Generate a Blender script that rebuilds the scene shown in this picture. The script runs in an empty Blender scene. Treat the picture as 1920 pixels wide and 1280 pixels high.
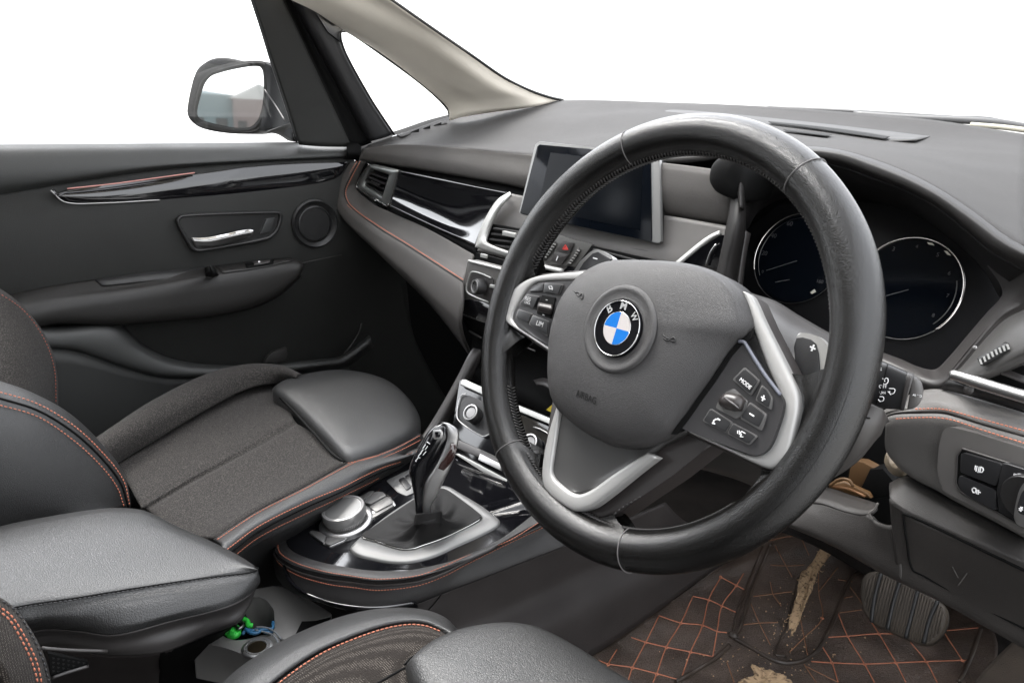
import bpy, bmesh, math, random
from mathutils import Vector, Matrix
import numpy as np
random.seed(7); rng = np.random.RandomState(7)
SC = bpy.context.scene
COL = SC.collection
R = math.radians

# ------------------------------------------------------------------ camera
CAM = np.array([0.7639, -0.4649, 0.7897]); YAW, PITCH, ROLL, FPX = 0.88306, 0.288124, 0.027896, 1400.07
fw = np.array([-math.sin(YAW)*math.cos(PITCH), math.cos(YAW)*math.cos(PITCH), -math.sin(PITCH)])
r0 = np.array([math.cos(YAW), math.sin(YAW), 0.]); u0 = np.cross(r0, fw)
rt = r0*math.cos(ROLL)+u0*math.sin(ROLL); up = -r0*math.sin(ROLL)+u0*math.cos(ROLL)
cd = bpy.data.cameras.new('camera'); cam = bpy.data.objects.new('camera', cd); COL.objects.link(cam)
cam.matrix_world = Matrix(((rt[0], up[0], -fw[0], CAM[0]), (rt[1], up[1], -fw[1], CAM[1]), (rt[2], up[2], -fw[2], CAM[2]), (0, 0, 0, 1)))
cd.sensor_width = 36; cd.sensor_fit = 'HORIZONTAL'; cd.lens = FPX/1920*36; cd.clip_start = .01; cd.clip_end = 6000
SC.camera = cam
# ------------------------------------------------------------------ light
SUN_EL, SUN_AZ = 55, 265      # azimuth measured clockwise from the car's nose
wd = bpy.data.worlds.new('World'); SC.world = wd; wd.use_nodes = True
nt = wd.node_tree; nt.nodes.clear()
sky = nt.nodes.new('ShaderNodeTexSky'); sky.sky_type = 'NISHITA'; sky.sun_disc = False
sky.sun_elevation = R(SUN_EL); sky.sun_rotation = R(SUN_AZ); sky.dust_density = .5; sky.air_density = 1.0; sky.ozone_density = 1
hs = nt.nodes.new('ShaderNodeHueSaturation'); hs.inputs['Saturation'].default_value = .12
bg = nt.nodes.new('ShaderNodeBackground'); bg.inputs['Strength'].default_value = .15
ow = nt.nodes.new('ShaderNodeOutputWorld')
# overcast sky: brighter overhead than at the horizon
tcw = nt.nodes.new('ShaderNodeTexCoord'); sx_ = nt.nodes.new('ShaderNodeSeparateXYZ'); mr = nt.nodes.new('ShaderNodeMapRange'); mu = nt.nodes.new('ShaderNodeVectorMath'); mu.operation = 'SCALE'
mr.inputs[1].default_value = 0; mr.inputs[2].default_value = 1; mr.inputs[3].default_value = .40; mr.inputs[4].default_value = 2.6
nt.links.new(tcw.outputs['Generated'], sx_.inputs[0]); nt.links.new(sx_.outputs[2], mr.inputs[0])
nt.links.new(sky.outputs[0], hs.inputs['Color']); nt.links.new(hs.outputs[0], mu.inputs[0]); nt.links.new(mr.outputs[0], mu.inputs['Scale']); nt.links.new(mu.outputs[0], bg.inputs['Color']); nt.links.new(bg.outputs[0], ow.inputs[0])
sl = bpy.data.lights.new('sun', 'SUN'); sl.energy = 1.1; sl.angle = R(25); sl.color = (1, .97, .92)
so = bpy.data.objects.new('sun', sl); COL.objects.link(so)
sdir = Vector((math.sin(R(SUN_AZ))*math.cos(R(SUN_EL)), math.cos(R(SUN_AZ))*math.cos(R(SUN_EL)), math.sin(R(SUN_EL))))
so.rotation_euler = sdir.to_track_quat('Z', 'Y').to_euler()
SC.view_settings.view_transform = 'Standard'; SC.view_settings.look = 'None'; SC.view_settings.gamma = 1
SC.view_settings.use_curve_mapping = False; SC.view_settings.exposure = 2.45
SC.render.engine = 'CYCLES'; SC.cycles.use_denoising = True; SC.cycles.max_bounces = 8; SC.cycles.transparent_max_bounces = 12

# ------------------------------------------------------------------ points
def nrm(v):
    v = np.array(v, float); return v/np.linalg.norm(v)
WC = np.array([.37, 0, .62]); WN = nrm((.02197, -.93685, .34905))
WA = nrm(np.cross(WN, [0, 0, 1.]))*-1; WA = WA if WA[0] > 0 else -WA
WB = np.cross(WN, WA); WB = WB if WB[2] > 0 else -WB
PLANES = {'W': (WC, WN), 'C': (np.array([0, -.1, .29]), nrm((0, -.2, 1))), 'K': (np.array([.38, .32, .66]), nrm((0, -math.cos(R(20)), math.sin(R(20))))),
          'S': (np.array([0, .24, .71]), nrm((.10, -.96, .26))), 'M': (np.array([-.98, .28, .80]), nrm((.56, -.83, .02))),
          'H': (np.array([.05, .17, .42]), nrm((.12, -.75, .62))), 'T': (np.array([0, .2, .60]), nrm((.05, -.9, .42)))}
Z = (0, 0, 1)
def ray(px, py):
    return fw*FPX+rt*(px-960)-up*(py-640)
def G(px, py, key, val):
    v = ray(px, py)
    if key in 'xyz':
        i = 'xyz'.index(key); t = (val-CAM[i])/v[i]
    else:
        q, n = PLANES[key]; t = ((q+val*n-CAM)@n)/(v@n)
    return CAM+t*v
def P(spec, d=None, z=None):
    """'px py[ Kval], ...' -> world points; K = x/y/z or a plane letter; missing values are interpolated"""
    ox, oy, s = z if z else (0, 0, 1)
    L = []
    for tok in spec.replace(';', ',').split(','):
        t = tok.split()
        if not t: continue
        k = t[2] if len(t) > 2 else None
        L.append([float(t[0])/s+ox, float(t[1])/s+oy, k])
    idx = [i for i, l in enumerate(L) if l[2]]
    if not idx:
        for l in L: l[2] = d
        idx = list(range(len(L)))
    key = L[idx[0]][2][0]; out = []
    cum = [0]
    for i in range(1, len(L)): cum.append(cum[-1]+math.hypot(L[i][0]-L[i-1][0], L[i][1]-L[i-1][1])+1e-6)
    vals = np.interp(cum, [cum[i] for i in idx], [float(L[i][2][1:]) for i in idx])
    return [G(l[0], l[1], key, v) for l, v in zip(L, vals)]
def cr(pts, n, closed=False):
    """centripetal-ish Catmull-Rom through pts, n samples evenly by length"""
    p = [np.array(q, float) for q in pts]
    if closed: p = [p[-1]]+p+[p[0], p[1]]
    else: p = [2*p[0]-p[1]]+p+[2*p[-1]-p[-2]]
    out = []
    for i in range(1, len(p)-2):
        a, b, c, d = p[i-1], p[i], p[i+1], p[i+2]
        L = np.linalg.norm(c-b)+1e-9
        m1 = (c-a)/(np.linalg.norm(b-a)+L)*L; m2 = (d-b)/(np.linalg.norm(d-c)+L)*L
        for k in range(14):
            t = k/14; out.append((2*t**3-3*t*t+1)*b+(t**3-2*t*t+t)*m1+(-2*t**3+3*t*t)*c+(t**3-t*t)*m2)
    out.append(p[-2]); out = np.array(out)
    s = np.r_[0, np.cumsum(np.linalg.norm(np.diff(out, axis=0), axis=1))]
    u = np.linspace(0, s[-1], n+1 if closed else n)
    if closed: u = u[:-1]
    return np.stack([np.interp(u, s, out[:, i]) for i in range(3)], 1)

# ------------------------------------------------------------------ materials
MATS = {}
def mat(name, col, rough=.5, metal=0, bump=None, coat=0, spec=.5, vary=.0, sheen=0, trans=0, col2=None, c2scale=300, emit=None, c2w=.5):
    if name in MATS: return MATS[name]
    m = bpy.data.materials.new(name); m.use_nodes = True; n = m.node_tree; b = n.nodes['Principled BSDF']
    if not hasattr(col, '__len__'): col = (col, col, col)
    b.inputs['Base Color'].default_value = (*col, 1); b.inputs['Roughness'].default_value = rough; b.inputs['Metallic'].default_value = metal
    b.inputs['Coat Weight'].default_value = coat; b.inputs['Coat Roughness'].default_value = .05; b.inputs['Specular IOR Level'].default_value = spec
    b.inputs['Sheen Weight'].default_value = sheen; b.inputs['Sheen Roughness'].default_value = .4
    tc = n.nodes.new('ShaderNodeTexCoord')
    def noise(sc, det=3):
        t = n.nodes.new('ShaderNodeTexNoise'); t.inputs['Scale'].default_value = sc; t.inputs['Detail'].default_value = det
        n.links.new(tc.outputs['Object'], t.inputs['Vector']); return t
    base = None
    if vary or col2 is not None:
        mx = n.nodes.new('ShaderNodeMix'); mx.data_type = 'RGBA'
        mx.inputs[6].default_value = (*col, 1); c2 = col2 if col2 is not None else tuple(c*(1+vary) for c in col)
        if not hasattr(c2, '__len__'): c2 = (c2, c2, c2)
        mx.inputs[7].default_value = (*c2, 1)
        t = noise(c2scale if col2 is not None else 14); rp = n.nodes.new('ShaderNodeMapRange')
        rp.inputs[1].default_value = c2w-.08 if col2 is not None else .35; rp.inputs[2].default_value = c2w+.08 if col2 is not None else .65
        n.links.new(t.outputs['Fac'], rp.inputs[0]); n.links.new(rp.outputs[0], mx.inputs[0]); n.links.new(mx.outputs[2], b.inputs['Base Color'])
    # gentle uneven gloss from handling and dust
    t = noise(9, 4); rr = n.nodes.new('ShaderNodeMapRange'); rr.inputs[3].default_value = max(rough-.06, .02) if rough > .1 else rough; rr.inputs[4].default_value = min(rough+.07, 1) if rough > .1 else rough+.03
    n.links.new(t.outputs['Fac'], rr.inputs[0]); n.links.new(rr.outputs[0], b.inputs['Roughness'])
    if bump:
        kind, sc, st = bump
        bp = n.nodes.new('ShaderNodeBump'); bp.inputs['Strength'].default_value = st; bp.inputs['Distance'].default_value = .0010
        if kind == 'leather':
            v = n.nodes.new('ShaderNodeTexVoronoi'); v.feature = 'DISTANCE_TO_EDGE'; v.inputs['Scale'].default_value = sc
            w = noise(sc*.6, 2); mm = n.nodes.new('ShaderNodeMixRGB'); mm.inputs[0].default_value = .004*300/sc
            n.links.new(tc.outputs['Object'], mm.inputs[1]); n.links.new(w.outputs['Color'], mm.inputs[2]); n.links.new(mm.outputs[0], v.inputs['Vector'])
            r2 = n.nodes.new('ShaderNodeMapRange'); r2.inputs[2].default_value = .18
            n.links.new(v.outputs['Distance'], r2.inputs[0]); n.links.new(r2.outputs[0], bp.inputs['Height'])
        elif kind == 'noise':
            w = noise(sc, 3); n.links.new(w.outputs['Fac'], bp.inputs['Height'])
        elif kind == 'weave':
            v = n.nodes.new('ShaderNodeTexVoronoi'); v.inputs['Scale'].default_value = sc; v.inputs['Randomness'].default_value = .25
            n.links.new(tc.outputs['Object'], v.inputs['Vector']); n.links.new(v.outputs['Distance'], bp.inputs['Height'])
            if col2 is not None:
                n.links.new(v.outputs['Distance'], rp.inputs[0]); rp.inputs[1].default_value = .18; rp.inputs[2].default_value = .38; rp.inputs[3].default_value = 1; rp.inputs[4].default_value = 0
        n.links.new(bp.outputs[0], b.inputs['Normal'])
    if emit: b.inputs['Emission Color'].default_value = (*emit[0], 1); b.inputs['Emission Strength'].default_value = emit[1]
    MATS[name] = m; return m
soft = mat('soft_dash_plastic', (.072, .067, .063), .62, bump=('leather', 900, .3), vary=.10, spec=.3)
softt = mat('dash_top_plastic', (.026, .0245, .0235), .72, bump=('leather', 900, .3), vary=.10, spec=.2)
softd = mat('dark_soft_plastic', (.018, .017, .016), .42, bump=('leather', 900, .22), vary=.12, spec=.4)
doorm = mat('door_panel_plastic', (.0155, .0158, .0145), .42, bump=('leather', 700, .4), vary=.15, spec=.36)
hard = mat('hard_black_plastic', (.012, .0115, .0115), .4, bump=('noise', 1500, .12), vary=.15)
hardg = mat('grey_plastic', (.040, .037, .036), .42, bump=('noise', 1500, .12), vary=.1)
black = mat('matt_black', (.004, .004, .004), .7, spec=.12)
fascia = mat('fascia_plastic', (.085, .080, .076), .5, bump=('noise', 1500, .12), vary=.08, spec=.35)
gloss = mat('piano_black', (.004, .004, .005), .06, coat=.6, spec=.5, col2=(.06, .06, .06), c2scale=900, c2w=.80)
glass_blk = mat('screen_glass', (.002, .003, .005), .08, spec=.10)
btn = mat('button_black', (.014, .014, .015), .38)
leather = mat('seat_leather', (.020, .020, .020), .37, bump=('leather', 620, .28), vary=.2, spec=.6)
armlea = mat('armrest_leather', (.022, .022, .022), .36, bump=('leather', 480, .22), vary=.15, spec=.55)
wheell = mat('wheel_leather', (.0035, .0033, .0031), .22, bump=('leather', 800, .22), vary=.4, spec=.5)
airm = mat('airbag_cover_plastic', (.037, .0355, .0355), .47, bump=('leather', 1000, .35), vary=.08)
fabric = mat('seat_fabric', (.021, .0195, .0185), .9, bump=('noise', 800, .5), col2=(.066, .060, .055), c2scale=650, c2w=.56, sheen=.06, spec=.12)
fabric2 = mat('woven_fabric', (.018, .015, .013), .9, bump=('weave', 560, .7), col2=(.105, .092, .080), sheen=.05, spec=.12)
silver = mat('satin_silver', (.46, .455, .45), .38, metal=1)
chrome = mat('bright_chrome', (.45, .45, .44), .14, metal=1)
pearl = mat('pale_satin_trim', (.44, .44, .42), .4, metal=.4)
orange = mat('orange_thread', (.46, .155, .09), .7)
dthread = mat('dark_thread', (.03, .03, .032), .6)
gthread = mat('grey_thread', (.09, .085, .085), .6)
wsilver = mat('wheel_silver', (.36, .355, .345), .42, metal=.4, bump=('noise', 1500, .05))
beige = mat('beige_pillar_cloth', (.78, .725, .63), .85, bump=('noise', 900, .2), vary=.05)
rubber = mat('rubber_black', (.010, .010, .010), .5)
carpet = mat('carpet_black', (.014, .012, .011), .95, bump=('noise', 700, .9), vary=.6, sheen=.05, spec=.1)
white = mat('white_print', (.8, .8, .8), .5)
grey_print = mat('faint_print', (.16, .16, .16), .5)
wood = mat('orange_plastic_bracket', (.09, .047, .018), .5, vary=.4)
cream = mat('cream_plastic', (.24, .195, .14), .5)
def glassmat(name, tint=.97):
    m = bpy.data.materials.new(name); m.use_nodes = True; n = m.node_tree; n.nodes.clear()
    o = n.nodes.new('ShaderNodeOutputMaterial'); t = n.nodes.new('ShaderNodeBsdfTransparent'); g = n.nodes.new('ShaderNodeBsdfGlossy')
    t.inputs[0].default_value = (tint, tint, tint, 1); g.inputs['Roughness'].default_value = .02
    mx = n.nodes.new('ShaderNodeMixShader'); f = n.nodes.new('ShaderNodeFresnel'); f.inputs[0].default_value = 1.35
    n.links.new(f.outputs[0], mx.inputs[0]); n.links.new(t.outputs[0], mx.inputs[1]); n.links.new(g.outputs[0], mx.inputs[2]); n.links.new(mx.outputs[0], o.inputs[0]); return m
glassm = glassmat('window_glass')

# ------------------------------------------------------------------ objects
ROOT = {}
def thing(name, label, cat, base, group=None):
    o = bpy.data.objects.new(name, None); COL.objects.link(o); o.location = base; o['label'] = label; o['category'] = cat; o.empty_display_size = .05
    if group: o['group'] = group
    ROOT[o.name] = Vector([float(b) for b in base]); return o
def mesh(name, V, F, m, parent=None, smooth=True, base=None):
    loc = ROOT.get(parent.name, Vector((0, 0, 0))) if parent else Vector(base if base is not None else (0, 0, 0))
    me = bpy.data.meshes.new(name); me.from_pydata([tuple(Vector([float(c) for c in v])-loc) for v in V], [], [tuple(int(i) for i in f) for f in F])
    me.materials.append(m)
    if smooth: me.polygons.foreach_set('use_smooth', [True]*len(me.polygons))
    o = bpy.data.objects.new(name, me); COL.objects.link(o)
    if parent:
        o.parent = parent; ROOT[o.name] = loc
    else:
        o.location = loc; ROOT[o.name] = loc
    me.update(); return o
def facecam(V, F):
    """orient a sheet so that most of it faces the camera"""
    V = np.array(V); s = 0
    for f in F[::max(1, len(F)//200)]:
        a, b, c = V[f[0]], V[f[1]], V[f[2]]; n = np.cross(b-a, c-a); s += np.sign(n@(CAM-a))*np.linalg.norm(n)
    return F if s >= 0 else [f[::-1] for f in F]
def solid(o, t, bev=0, seg=2):
    md = o.modifiers.new('s', 'SOLIDIFY'); md.thickness = t; md.offset = -1; md.use_even_offset = False
    if bev:
        b = o.modifiers.new('b', 'BEVEL'); b.width = bev; b.segments = seg; b.limit_method = 'ANGLE'; b.angle_limit = R(40)
def loftgrid(rows, nu, nv):
    g = np.array([cr(r, nu) for r in rows]); out = []
    cols = [cr_index(g[:, j], nv) for j in range(nu)]
    return np.array(cols).transpose(1, 0, 2)
def cr_index(p, nv):
    p = [2*p[0]-p[1]]+list(p)+[2*p[-1]-p[-2]]; out = []
    for i in range(1, len(p)-2):
        a, b, c, d = p[i-1], p[i], p[i+1], p[i+2]; L = np.linalg.norm(c-b)+1e-9
        m1 = (c-a)/(np.linalg.norm(b-a)+L)*L; m2 = (d-b)/(np.linalg.norm(d-c)+L)*L
        for k in range(nv):
            t = k/nv; out.append((2*t**3-3*t*t+1)*b+(t**3-2*t*t+t)*m1+(-2*t**3+3*t*t)*c+(t**3-t*t)*m2)
    out.append(p[-2]); return out
def loft(name, rows, m, parent, nu=40, nv=6, t=.003, d=None, z=None, base=None):
    rows = [P(r, d, z) if isinstance(r, str) else r for r in rows]
    g = loftgrid(rows, nu, nv); a, b = g.shape[:2]; V = g.reshape(-1, 3)
    F = [(i*b+j, i*b+j+1, (i+1)*b+j+1, (i+1)*b+j) for i in range(a-1) for j in range(b-1)]
    o = mesh(name, V, facecam(V, F), m, parent, base=base)
    if t: solid(o, t)
    return o
def rounded(pts, r, seg=4, closed=True):
    """round polygon corners by radius r (metres)"""
    n = len(pts); out = []
    for i in range(n):
        a, b, c = np.array(pts[i-1]), np.array(pts[i]), np.array(pts[(i+1) % n])
        if not closed and i in (0, n-1): out.append(b); continue
        l1, l2 = np.linalg.norm(a-b), np.linalg.norm(c-b); rr = min(r, l1*.45, l2*.45)
        p, q = b+(a-b)/l1*rr, b+(c-b)/l2*rr
        for k in range(seg+1):
            t = k/seg; out.append((1-t)**2*p+2*t*(1-t)*b+t*t*q)
    return out
def plate(name, spec, m, parent, t=.003, bev=.0006, d='y0', z=None, r=0, smooth=0, seg=2, base=None, away=None, sm=True):
    """flat outlined slab; the traced outline is its front face"""
    pts = P(spec, d, z) if isinstance(spec, str) else spec
    if smooth: pts = list(cr(pts, smooth, True))
    elif r: pts = rounded(pts, r)
    pts = np.array(pts); c = pts.mean(0)
    n = np.zeros(3)
    for i in range(len(pts)): n += np.cross(pts[i-1]-c, pts[i]-c)
    n = nrm(n); fl = n@(CAM-c) < 0
    if fl: n = -n; pts = pts[::-1]
    bm = bmesh.new(); top = [bm.verts.new(p) for p in pts]; bot = [bm.verts.new(p-n*t) for p in pts]; N = len(pts)
    bm.faces.new(top); bm.faces.new(bot[::-1])
    for i in range(N):
        j = (i+1) % N; bm.faces.new((top[i], bot[i], bot[j], top[j]))
    if bev: bmesh.ops.bevel(bm, geom=[e for e in bm.edges if all(v in top for v in e.verts)], offset=bev, segments=seg, profile=.6, affect='EDGES', clamp_overlap=True)
    V = [tuple(v.co) for v in bm.verts]; bm.verts.index_update(); F = [[v.index for v in f.verts] for f in bm.faces]; bm.free()
    o = mesh(name, V, F, m, parent, smooth=False, base=base)
    if sm:
        for p in o.data.polygons: p.use_smooth = len(p.vertices) <= 4
        try: o.data.set_sharp_from_angle(angle=R(50))
        except Exception: pass
    return o
def tubegeo(pts, rad, k=8, flat=1., nref=None):
    pts = np.array(pts); n = len(pts); rad = np.broadcast_to(np.array(rad, float), (n,)) if np.ndim(rad) == 0 else np.interp(np.linspace(0, 1, n), np.linspace(0, 1, len(rad)), rad)
    V = []; F = []; tg = np.gradient(pts, axis=0); a = None
    for i in range(n):
        t = nrm(tg[i]+1e-12)
        if nref is not None: a = nrm(np.array(nref)-t*(np.array(nref)@t))
        elif a is None: a = nrm(np.cross(t, [0.3, .2, 1]))
        else: a = nrm(a-t*(a@t))
        b = np.cross(t, a)
        for j in range(k):
            an = 2*math.pi*j/k; V.append(pts[i]+rad[i]*(math.cos(an)*a*flat+math.sin(an)*b))
    for i in range(n-1):
        for j in range(k):
            F.append((i*k+j, i*k+(j+1) % k, (i+1)*k+(j+1) % k, (i+1)*k+j))
    F.append(tuple(range(k))[::-1]); F.append(tuple((n-1)*k+j for j in range(k)))
    return V, F
def tube(name, spec, rad, m, parent, n=40, d=None, z=None, closed=False, k=8, flat=1., nref=None, base=None, raw=False):
    pts = P(spec, d, z) if isinstance(spec, str) else spec
    if not raw: pts = cr(pts, n, closed)
    if closed: pts = np.r_[pts, pts[:1]]
    V, F = tubegeo(pts, rad, k, flat, nref); return mesh(name, V, F, m, parent, base=base)
def toward(pts, e): # lift points off a surface, towards where it is seen from
    return [p+nrm(CAM-p)*e for p in pts]
def stitch(name, spec, m, parent, pitch=.0045, ln=.0030, r=.00045, d=None, z=None, lift=.0012, closed=False):
    pts = P(spec, d, z) if isinstance(spec, str) else spec
    q = cr(pts, 30, closed); L = np.linalg.norm(np.diff(q, axis=0), axis=1).sum(); n = max(3, int(L/pitch)); q = cr(pts, n*3+1, closed)
    q = np.array(toward(q, lift)); V = []; F = []
    for i in range(0, len(q)-2, 3):
        a = q[i]; dd = (q[i+2]-q[i]) if i+2 < len(q) else (q[i]-q[i-2]); c = a+dd*.5; dn = nrm(dd)
        seg = [c-dn*ln/2, c-dn*ln*.25+nrm(CAM-c)*r*.6, c+dn*ln*.25+nrm(CAM-c)*r*.6, c+dn*ln/2]
        v, f = tubegeo(seg, [r*.6, r, r, r*.6], 5); o = len(V); V += v; F += [tuple(x+o for x in g) for g in f]
    return mesh(name, V, F, m, parent)
def lathe(name, prof, c, ax, m, parent, n=40, base=None, sx=1.):
    """prof: [(radius, height)] about axis ax at c"""
    ax = nrm(ax); a = nrm(np.cross(ax, [.31, .17, .9]) if abs(ax[2]) < .9 else np.cross(ax, [1, 0, 0])); b = np.cross(ax, a); V = []; F = []
    for (r, h) in prof:
        for j in range(n):
            t = 2*math.pi*j/n; V.append(np.array(c)+ax*h+r*(math.cos(t)*a+math.sin(t)*b))
    for i in range(len(prof)-1):
        for j in range(n): F.append((i*n+j, i*n+(j+1) % n, (i+1)*n+(j+1) % n, (i+1)*n+j))
    F.append(tuple((len(prof)-1)*n+j for j in range(n))); F.append(tuple(range(n))[::-1])
    V = np.array(V); o = mesh(name, V, F, m, parent, base=base)
    bm = bmesh.new(); bm.from_mesh(o.data); bmesh.ops.recalc_face_normals(bm, faces=bm.faces); bm.to_mesh(o.data); bm.free()
    try: o.data.set_sharp_from_angle(angle=R(40))
    except Exception: pass
    return o
def box(name, c, s, m, parent=None, rot=None, bev=.004, base=None):
    bm = bmesh.new(); bmesh.ops.create_cube(bm, size=1)
    for v in bm.verts: v.co = Vector((v.co.x*s[0], v.co.y*s[1], v.co.z*s[2]))
    if bev: bmesh.ops.bevel(bm, geom=bm.edges[:], offset=bev, segments=2, affect='EDGES', profile=.6)
    if rot is not None: bmesh.ops.transform(bm, matrix=rot, verts=bm.verts)
    bm.verts.index_update(); V = [np.array(v.co)+np.array(c) for v in bm.verts]; F = [[v.index for v in f.verts] for f in bm.faces]; bm.free()
    return mesh(name, V, F, m, parent, smooth=False, base=base)
def ribbons(name, lines, w, m, parent, d, z=None, t=.0003, ends=True):
    """thin printed strokes: list of px polylines on a plane"""
    V = []; F = []
    for s in lines:
        p = P(s, d, z) if isinstance(s, str) else s
        k = d[0]; n = PLANES[k][1] if k in PLANES else nrm({'x': (1, 0, 0), 'y': (0, -1, 0), 'z': (0, 0, 1)}[k])
        for a, b in zip(p[:-1], p[1:]):
            dd = nrm(b-a); sd = np.cross(n, dd)*w/2; e = dd*w*.35 if ends else 0; o = len(V)
            q = [a-e-sd, b+e-sd, b+e+sd, a-e+sd]; V += [x+n*t for x in q]+[x-n*t for x in q]
            F += [(o, o+1, o+2, o+3), (o+7, o+6, o+5, o+4)]+[(o+i, o+4+i, o+4+(i+1) % 4, o+(i+1) % 4) for i in range(4)]
    return mesh(name, V, F, m, parent, smooth=False)
def text(name, s, p0, p1, n, m, parent, up_hint=(0, 0, 1), ext=.0002, squash=1., bold=0):
    """word set between two baseline points on a surface of normal n"""
    cu = bpy.data.curves.new('t', 'FONT'); cu.body = s; cu.size = 1; cu.extrude = 0; cu.offset = bold; ob = bpy.data.objects.new('t', cu); COL.objects.link(ob)
    dg = bpy.context.evaluated_depsgraph_get(); me = bpy.data.meshes.new_from_object(ob.evaluated_get(dg)); bpy.data.objects.remove(ob)
    co = np.array([v.co[:] for v in me.vertices]); x0, x1 = co[:, 0].min(), co[:, 0].max(); w = x1-x0
    X = np.array(p1)-np.array(p0); sc = np.linalg.norm(X)/w; X = nrm(X); n = nrm(n); Y = np.cross(n, X)
    if Y@np.array(up_hint) < 0 and up_hint is not None and abs(Y@np.array(up_hint)) > .2: Y = -Y
    V = [np.array(p0)+X*(c[0]-x0)*sc+Y*c[1]*sc*squash for c in co]
    F = [list(p.vertices) for p in me.polygons]; bpy.data.meshes.remove(me)
    V = V+[v+n*ext for v in V]; N = len(co); F = F+[[i+N for i in f][::-1] for f in F]
    F = facecam_all(V, F); return mesh(name, V, F, m, parent, smooth=False)
def facecam_all(V, F):
    return F
def ringplate(name, outer, inner, m, parent, t=.003, N=120, smooth=True, dome=0.):
    """flat frame between two closed outlines (already 3-D), slightly crowned"""
    a = cr(outer, N, True) if smooth else resamp(outer, N); b = cr(inner, N, True) if smooth else resamp(inner, N)
    k = int(np.argmin(np.linalg.norm(b-a[0], axis=1))); b = np.roll(b, -k, 0)
    if np.linalg.norm(a[N//4]-b[N//4])+np.linalg.norm(a[3*N//4]-b[3*N//4]) > np.linalg.norm(a[N//4]-b[-N//4])+np.linalg.norm(a[3*N//4]-b[-(3*N//4)]): b = np.r_[b[:1], b[:0:-1]]
    c = a.mean(0); n = np.zeros(3)
    for i in range(N): n += np.cross(a[i-1]-c, a[i]-c)
    n = nrm(n); n = n if n@(CAM-c) > 0 else -n
    rows = []
    for s, h in ((0, -t), (0, -t*.25), (.12, 0), (.5, dome), (.88, 0), (1, -t*.25), (1, -t)): rows.append(a*(1-s)+b*s+n*h)
    V = np.concatenate(rows); F = [(i*N+j, i*N+(j+1) % N, (i+1)*N+(j+1) % N, (i+1)*N+j) for i in range(6) for j in range(N)]
    return mesh(name, V, facecam(V, F), m, parent)
def resamp(p, N):
    p = np.array(list(p)+[p[0]]); s = np.r_[0, np.cumsum(np.linalg.norm(np.diff(p, axis=0), axis=1))]; u = np.linspace(0, s[-1], N+1)[:-1]
    return np.stack([np.interp(u, s, p[:, i]) for i in range(3)], 1)
def pillow(name, outline, m, parent, H, edge=.25, N=96, rings=14, depth=.02, pw=2.2, ctr=None, n=None, base=None):
    """padded cushion over a closed outline: rises by H from its edge, with side walls of 'depth'"""
    a = cr(outline, N, True); c = a.mean(0) if ctr is None else np.array(ctr); nn = np.zeros(3)
    for i in range(N): nn += np.cross(a[i-1]-c, a[i]-c)
    nn = nrm(nn) if n is None else nrm(n); nn = nn if nn@(CAM-c) > 0 else -nn
    V = [p-nn*depth for p in a]
    for k in range(rings+1):
        s = 1-k/(rings+1); h = H*(1-s**pw)**(1/pw) if s < 1 else 0
        V += [c+(p-c)*s+nn*h for p in a]
    V.append(c+nn*H); F = []
    for i in range(rings+1):
        F += [(i*N+j, i*N+(j+1) % N, (i+1)*N+(j+1) % N, (i+1)*N+j) for j in range(N)]
    e = (rings+1)*N; F += [(e+j, e+(j+1) % N, len(V)-1) for j in range(N)]; F.append(tuple(range(N))[::-1])
    o = mesh(name, V, F, m, parent, base=base)
    bm = bmesh.new(); bm.from_mesh(o.data); bmesh.ops.recalc_face_normals(bm, faces=bm.faces); bm.to_mesh(o.data); bm.free(); return o
def lever(name, pairs, m, parent, ratio=.8, n=30, k=16, z=None):
    """solid body through left/right edge pairs 'xl yl xr yr K v'"""
    ox, oy, s = z if z else (0, 0, 1); L = []; Rr = []
    for q in pairs.split(','):
        a = q.split(); L.append(G(float(a[0])/s+ox, float(a[1])/s+oy, a[4][0], float(a[4][1:]))); Rr.append(G(float(a[2])/s+ox, float(a[3])/s+oy, a[4][0], float(a[4][1:])))
    L = cr(L, n); Rr = cr(Rr, n); V = []; F = []
    for i in range(n):
        c = (L[i]+Rr[i])/2; h = (Rr[i]-L[i])/2; v = nrm(c-CAM); v = nrm(v-nrm(h)*(v@nrm(h)))*np.linalg.norm(h)*ratio
        for j in range(k):
            t = 2*math.pi*j/k; ct, st = math.cos(t), math.sin(t); ct = math.copysign(abs(ct)**.8, ct); st = math.copysign(abs(st)**.8, st); V.append(c+h*ct+v*st)
    for i in range(n-1): F += [(i*k+j, i*k+(j+1) % k, (i+1)*k+(j+1) % k, (i+1)*k+j) for j in range(k)]
    F.append(tuple(range(k))[::-1]); F.append(tuple((n-1)*k+j for j in range(k)))
    o = mesh(name, V, F, m, parent); bm = bmesh.new(); bm.from_mesh(o.data); bmesh.ops.recalc_face_normals(bm, faces=bm.faces); bm.to_mesh(o.data); bm.free(); return o
from mathutils.bvhtree import BVHTree
BV = {}
def on(objs, px, py, lift=.0005):
    """point where the line of sight meets already built parts, and the surface normal there"""
    best = None
    for o in (objs if isinstance(objs, (list, tuple)) else [objs]):
        if o.name not in BV:
            L = ROOT[o.name]; BV[o.name] = BVHTree.FromPolygons([v.co+L for v in o.data.vertices], [list(p.vertices) for p in o.data.polygons])
        v = Vector(nrm(ray(px, py))); h = BV[o.name].ray_cast(Vector(CAM), v)
        if h[0] is not None and (best is None or h[3] < best[3]): best = h
    if best is None: return G(px, py, 'x', 0), WN
    n = np.array(best[1]); n = n if n@(CAM-np.array(best[0])) > 0 else -n
    return np.array(best[0])+n*lift, n
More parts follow.
